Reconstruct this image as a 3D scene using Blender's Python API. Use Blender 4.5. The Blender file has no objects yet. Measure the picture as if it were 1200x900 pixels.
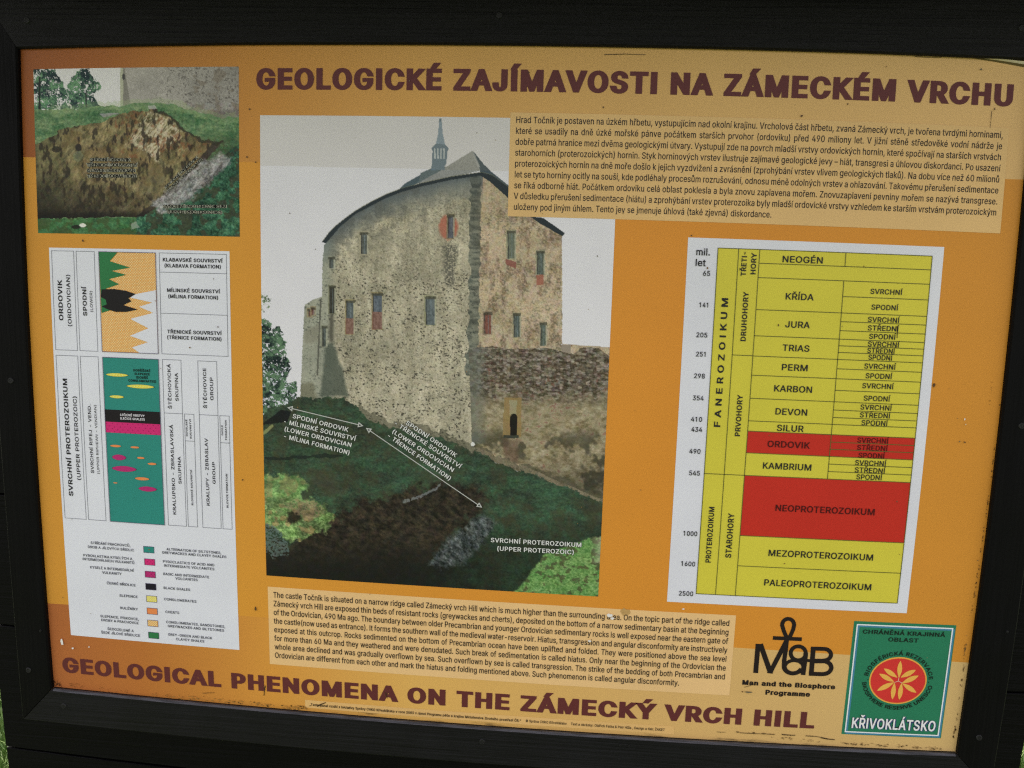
import bpy, math, random
import numpy as np
from mathutils import Vector, Matrix
from mathutils.geometry import delaunay_2d_cdt

random.seed(7)
scene = bpy.context.scene
COL = scene.collection

# ---------------------------------------------------------------- camera
# Board frame: x to the right, y down, z away from the viewer, unit S metres, origin near the
# middle of the printed sheet, whose face is the plane z = 0.  The board stands upright.
S = 1.122
HB = 1.38                                   # height of the board frame's origin above the ground
RX, RY, RZ = 0.1602974875, 0.0903080511, 0.0276525550
T = np.array([-0.0033210887, 0.0051912130, 1.0])
F1, K1 = 1102.556, -0.0872676               # focal length in photo pixels, and the lens's barrel distortion

def rot(a, b, c):
    ca, sa = math.cos(a), math.sin(a); X = np.array([[1, 0, 0], [0, ca, -sa], [0, sa, ca]])
    cb, sb = math.cos(b), math.sin(b); Y = np.array([[cb, 0, sb], [0, 1, 0], [-sb, 0, cb]])
    cc, sc = math.cos(c), math.sin(c); Z = np.array([[cc, -sc, 0], [sc, cc, 0], [0, 0, 1]])
    return X @ Y @ Z
RM = rot(RX, RY, RZ)
CAMB = -RM.T @ T

def b2w_dir(v): return Vector((v[0], v[2], -v[1]))
cam = bpy.data.cameras.new('camera')
cam.sensor_width = 36.0
cam.lens = 36.0 * F1 / 1200.0
cam.clip_start = 0.01; cam.clip_end = 2000
camo = bpy.data.objects.new('camera', cam); COL.objects.link(camo)
r, u, b = b2w_dir(RM[0]), b2w_dir(-RM[1]), b2w_dir(-RM[2])
loc = Vector((CAMB[0] * S, CAMB[2] * S, HB - CAMB[1] * S))
camo.matrix_world = Matrix(((r.x, u.x, b.x, loc.x), (r.y, u.y, b.y, loc.y), (r.z, u.z, b.z, loc.z), (0, 0, 0, 1)))
scene.camera = camo

# ---------------------------------------------------------------- daylight: the board's face is in shade, sun behind it
SUN_EL, SUN_AZ = math.radians(52), math.radians(-28)     # azimuth from +Y (behind the board) towards +X
world = bpy.data.worlds.new('World'); scene.world = world; world.use_nodes = True
nt = world.node_tree
bg = nt.nodes['Background']
sky = nt.nodes.new('ShaderNodeTexSky'); sky.sky_type = 'NISHITA'; sky.sun_disc = False
sky.sun_elevation = SUN_EL; sky.sun_rotation = SUN_AZ
sky.air_density = 1.0; sky.dust_density = 3.0; sky.ozone_density = 1.0
hs = nt.nodes.new('ShaderNodeHueSaturation'); hs.inputs['Saturation'].default_value = 0.35      # thin high cloud whitens the sky
tn = nt.nodes.new('ShaderNodeMix'); tn.data_type = 'RGBA'; tn.blend_type = 'MULTIPLY'; tn.inputs[0].default_value = 1.0; tn.inputs[7].default_value = (1.15, 1.035, 1.0, 1)
nt.links.new(sky.outputs[0], hs.inputs['Color']); nt.links.new(hs.outputs[0], tn.inputs[6]); nt.links.new(tn.outputs[2], bg.inputs[0]); bg.inputs[1].default_value = 0.15
sl = bpy.data.lights.new('sun', 'SUN'); sl.energy = 3.0; sl.angle = math.radians(0.5); sl.color = (1.0, 0.95, 0.87)
so = bpy.data.objects.new('sun', sl); COL.objects.link(so)
dirv = Vector((math.sin(SUN_AZ) * math.cos(SUN_EL), math.cos(SUN_AZ) * math.cos(SUN_EL), math.sin(SUN_EL)))
so.rotation_euler = dirv.to_track_quat('Z', 'Y').to_euler(); so.location = (0, 5, 8)
vs = scene.view_settings
scene.display_settings.display_device = 'sRGB'
vs.view_transform = 'Standard'; vs.look = 'None'; vs.gamma = 1.0; vs.use_curve_mapping = False
vs.exposure = 1.50
scene.render.engine = 'CYCLES'
scene.cycles.use_denoising = False
try:
    scene.cycles.denoiser = 'OPENIMAGEDENOISE'; scene.cycles.denoising_prefilter = 'ACCURATE'
except Exception: pass
scene.cycles.max_bounces = 6
scene.cycles.filter_width = 1.25

# ---------------------------------------------------------------- photo pixels <-> board frame (calibration of the measured layout)
def proj(B, k=K1):
    q = B @ RM.T + T
    x = q[..., 0] / q[..., 2]; y = q[..., 1] / q[..., 2]
    s = 1 + k * (x * x + y * y)
    return 600 + F1 * x * s, 450 + F1 * y * s
def unp(px, py, z=0.0, k=K1):
    x = (np.asarray(px, float) - 600) / F1; y = (np.asarray(py, float) - 450) / F1
    a, c = x, y
    for _ in range(12):
        s = 1 + k * (a * a + c * c); a, c = x / s, y / s
    d = np.stack([a, c, np.ones_like(a)], -1) @ RM
    t = (z - CAMB[2]) / d[..., 2]
    return CAMB[0] + d[..., 0] * t, CAMB[1] + d[..., 1] * t
def lens_warp(x, y):
    """lens barrel distortion baked into sheet and frame within their own plane (under 0.5 %)"""
    x = np.asarray(x, float); y = np.asarray(y, float)
    px, py = proj(np.stack([x, y, np.zeros_like(x)], -1))
    return unp(px, py, 0.0, 0.0)
def loc3(B):
    """board-frame points (n,3) -> local coordinates of the board's Empty (metres)"""
    B = np.asarray(B, float)
    x, y = lens_warp(B[:, 0], B[:, 1])
    return np.stack([x * S, B[:, 2] * S, HB - y * S], -1)

# ---------------------------------------------------------------- materials
KA = 1.22
def lin(c):
    c = np.asarray(c, float) / 255.0
    return np.where(c <= 0.04045, c / 12.92, ((c + 0.055) / 1.055) ** 2.4)
def alb(c): return tuple(np.clip(lin(c) * KA, 0, 0.85)) + (1.0,)
MATS = {}
def print_mat(c, name=None, rough=0.42):
    """ink on the laminated sheet: flat colour with faint mottling and grime"""
    key = (tuple(c), rough)
    if key in MATS: return MATS[key]
    m = bpy.data.materials.new(name or 'printed_ink'); m.use_nodes = True
    n = m.node_tree; p = n.nodes['Principled BSDF']
    p.inputs['Roughness'].default_value = rough
    p.inputs['Specular IOR Level'].default_value = 0.22
    tc = n.nodes.new('ShaderNodeTexCoord')
    a = n.nodes.new('ShaderNodeTexNoise'); a.inputs['Scale'].default_value = 700; a.inputs['Detail'].default_value = 1
    g = n.nodes.new('ShaderNodeTexNoise'); g.inputs['Scale'].default_value = 9; g.inputs['Detail'].default_value = 5
    n.links.new(tc.outputs['Object'], a.inputs['Vector']); n.links.new(tc.outputs['Object'], g.inputs['Vector'])
    r1 = n.nodes.new('ShaderNodeMapRange'); r1.inputs[3].default_value = 0.975; r1.inputs[4].default_value = 1.025
    r2 = n.nodes.new('ShaderNodeMapRange'); r2.inputs[1].default_value = 0.3; r2.inputs[2].default_value = 0.7; r2.inputs[3].default_value = 0.95; r2.inputs[4].default_value = 1.03
    n.links.new(a.outputs['Fac'], r1.inputs[0]); n.links.new(g.outputs['Fac'], r2.inputs[0])
    mu = n.nodes.new('ShaderNodeMath'); mu.operation = 'MULTIPLY'
    n.links.new(r1.outputs[0], mu.inputs[0]); n.links.new(r2.outputs[0], mu.inputs[1])
    vm = n.nodes.new('ShaderNodeVectorMath'); vm.operation = 'SCALE'; vm.inputs[0].default_value = alb(c)[:3]
    n.links.new(mu.outputs[0], vm.inputs['Scale']); n.links.new(vm.outputs[0], p.inputs['Base Color'])
    MATS[key] = m; return m
def attr_mat(name):
    m = bpy.data.materials.new(name); m.use_nodes = True
    n = m.node_tree; p = n.nodes['Principled BSDF']; p.inputs['Roughness'].default_value = 0.42
    p.inputs['Specular IOR Level'].default_value = 0.22
    at = n.nodes.new('ShaderNodeAttribute'); at.attribute_name = 'ink'
    n.links.new(at.outputs['Color'], p.inputs['Base Color']); return m
def wood_mat(name, vertical=False, base=0.010):
    """black stained, weathered softwood"""
    m = bpy.data.materials.new(name); m.use_nodes = True
    n = m.node_tree; p = n.nodes['Principled BSDF']; L = n.links
    tc = n.nodes.new('ShaderNodeTexCoord'); mp = n.nodes.new('ShaderNodeMapping')
    mp.inputs['Scale'].default_value = (260, 260, 5) if vertical else (5, 260, 260)
    L.new(tc.outputs['Object'], mp.inputs['Vector'])
    g = n.nodes.new('ShaderNodeTexNoise'); g.inputs['Scale'].default_value = 1.0; g.inputs['Detail'].default_value = 6; g.inputs['Roughness'].default_value = 0.62
    L.new(mp.outputs[0], g.inputs['Vector'])
    k = n.nodes.new('ShaderNodeTexNoise'); k.inputs['Scale'].default_value = 14; k.inputs['Detail'].default_value = 4
    L.new(tc.outputs['Object'], k.inputs['Vector'])
    cr = n.nodes.new('ShaderNodeValToRGB')
    cr.color_ramp.elements[0].position = 0.32; cr.color_ramp.elements[0].color = (base * .35, base * .35, base * .39, 1)
    cr.color_ramp.elements[1].position = 0.72; cr.color_ramp.elements[1].color = (base * 1.5, base * 1.5, base * 1.68, 1)
    L.new(g.outputs['Fac'], cr.inputs[0])
    mx = n.nodes.new('ShaderNodeMix'); mx.data_type = 'RGBA'; mx.blend_type = 'MULTIPLY'; mx.inputs[0].default_value = 0.6
    kr = n.nodes.new('ShaderNodeMapRange'); kr.inputs[1].default_value = .3; kr.inputs[2].default_value = .7; kr.inputs[3].default_value = .5; kr.inputs[4].default_value = 1.5
    L.new(k.outputs['Fac'], kr.inputs[0]); L.new(cr.outputs[0], mx.inputs[6]); L.new(kr.outputs[0], mx.inputs[7])
    L.new(mx.outputs[2], p.inputs['Base Color'])
    bp = n.nodes.new('ShaderNodeBump'); bp.inputs['Strength'].default_value = 0.8; bp.inputs['Distance'].default_value = 0.0015
    L.new(g.outputs['Fac'], bp.inputs['Height']); L.new(bp.outputs[0], p.inputs['Normal'])
    rr = n.nodes.new('ShaderNodeMapRange'); rr.inputs[3].default_value = 0.42; rr.inputs[4].default_value = 0.75
    L.new(k.outputs['Fac'], rr.inputs[0]); L.new(rr.outputs[0], p.inputs['Roughness'])
    p.inputs['Specular IOR Level'].default_value = 0.2 if base > .002 else 0.11
    return m
WOOD_H = wood_mat('black_stained_wood', base=.0054); WOOD_V = wood_mat('black_stained_wood_upright', True, .0014); WOOD_P = wood_mat('black_plank_recess_shade', base=.0016)  # planks: darker copy of the wood, recess shade put into the colour

# ---------------------------------------------------------------- mesh helpers
def link(name, me, mat, parent=None):
    o = bpy.data.objects.new(name, me); COL.objects.link(o)
    if mat is not None: me.materials.append(mat)
    if parent is not None: o.parent = parent
    return o
def mesh_obj(name, verts, faces, mat, parent=None, conv=True):
    v = loc3(verts) if conv else np.asarray(verts, float)
    me = bpy.data.meshes.new(name); me.from_pydata(v.tolist(), [], [list(map(int, f)) for f in faces]); me.update()
    return link(name, me, mat, parent)
class MB:
    """collects flat printed shapes (board frame) for ONE mesh object"""
    def __init__(s, z): s.z = z; s.v = []; s.f = []
    def add(s, pts, tris):
        o = len(s.v); s.v += [(p[0], p[1], s.z) for p in pts]; s.f += [tuple(i + o for i in t) for t in tris]
    def quad_strip(s, a, b, c, d, n=None):
        """quad a,b (one long side) d,c (other), cut lengthwise so that it follows the lens warp"""
        a, b, c, d = (np.array(q, float) for q in (a, b, c, d))
        n = n or max(1, int(np.linalg.norm(b - a) / 0.04))
        pts = []
        for i in range(n + 1):
            t = i / n; pts += [a + (b - a) * t, d + (c - d) * t]
        s.add(pts, [(2 * i, 2 * i + 2, 2 * i + 3, 2 * i + 1) for i in range(n)])
    def line(s, a, b, w):
        a = np.array(a, float); b = np.array(b, float); u = (b - a) / (np.linalg.norm(b - a) + 1e-12); nrm = np.array([-u[1], u[0]]) * w / 2
        s.quad_strip(a + nrm, b + nrm, b - nrm, a - nrm)
    def frame(s, x0, x1, y0, y1, w):
        h = w / 2
        s.line((x0 - h, y0), (x1 + h, y0), w); s.line((x0 - h, y1), (x1 + h, y1), w)
        s.line((x0, y0 + h), (x0, y1 - h), w); s.line((x1, y0 + h), (x1, y1 - h), w)
    def build(s, name, mat, parent): return mesh_obj(name, s.v, s.f, mat, parent)
def rect(name, x0, x1, y0, y1, z, mat, parent):
    nx = max(1, int(abs(x1 - x0) / 0.05)); ny = max(1, int(abs(y1 - y0) / 0.05))
    X, Y = np.meshgrid(np.linspace(x0, x1, nx + 1), np.linspace(y0, y1, ny + 1))
    v = np.stack([X.ravel(), Y.ravel(), np.full(X.size, z)], -1)
    w = nx + 1
    f = [(j * w + i, j * w + i + 1, (j + 1) * w + i + 1, (j + 1) * w + i) for j in range(ny) for i in range(nx)]
    return mesh_obj(name, v, f, mat, parent)
def nzfill(contours):
    """triangles covering every point whose winding number is not zero"""
    vs_, ed = [], []
    for c in contours:
        o = len(vs_); n = len(c); vs_ += [Vector((float(p[0]), float(p[1]))) for p in c]; ed += [(o + i, o + (i + 1) % n) for i in range(n)]
    V, E, Fc, *_ = delaunay_2d_cdt(vs_, ed, [], 0, 1e-5)
    if not Fc: return [], []
    P = np.array([[v.x, v.y] for v in V]); Fa = np.array([f[:3] for f in Fc])
    C = P[Fa].mean(1); wn = np.zeros(len(C), int)
    for c in contours:
        c = np.asarray(c, float); d = np.roll(c, -1, 0)
        y0, y1 = c[:, 1][None], d[:, 1][None]; cy = C[:, 1][:, None]; cx = C[:, 0][:, None]
        xi = c[:, 0][None] + (cy - y0) / np.where(np.abs(y1 - y0) < 1e-12, 1e-12, y1 - y0) * (d[:, 0] - c[:, 0])[None]
        wn += ((y0 <= cy) & (y1 > cy) & (xi > cx)).sum(1) - ((y0 > cy) & (y1 <= cy) & (xi > cx)).sum(1)
    Fa = Fa[wn != 0]
    used = np.unique(Fa); mp = -np.ones(len(P), int); mp[used] = np.arange(len(used))
    return P[used], mp[Fa]
def area(c):
    c = np.asarray(c, float); d = np.roll(c, -1, 0); return 0.5 * (c[:, 0] * d[:, 1] - d[:, 0] * c[:, 1]).sum()
def ccw(c): return c if area(c) > 0 else c[::-1]
def stroke(pts, w, closed=False):
    """contours of a thick polyline with round joints"""
    out = []; pts = [np.array(p, float) for p in pts]; n = len(pts)
    for i in range(n if closed else n - 1):
        a, b2 = pts[i], pts[(i + 1) % n]; u = (b2 - a) / (np.linalg.norm(b2 - a) + 1e-9); m = np.array([-u[1], u[0]]) * w / 2
        out.append(ccw([a + m, b2 + m, b2 - m, a - m]))
    for i in range(0 if closed else 1, n if closed else n - 1):
        out.append([pts[i] + w / 2 * np.array([math.cos(t), math.sin(t)]) for t in np.linspace(0, 2 * math.pi, 13)[:-1] + .13 * i])
    return out
def ell(cx, cy, rx, ry, n=28, a0=0.0, a1=2 * math.pi):
    return [np.array([cx + rx * math.cos(t), cy + ry * math.sin(t)]) for t in np.linspace(a0, a1, n, endpoint=abs(a1 - a0) < 6.28)]

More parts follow.
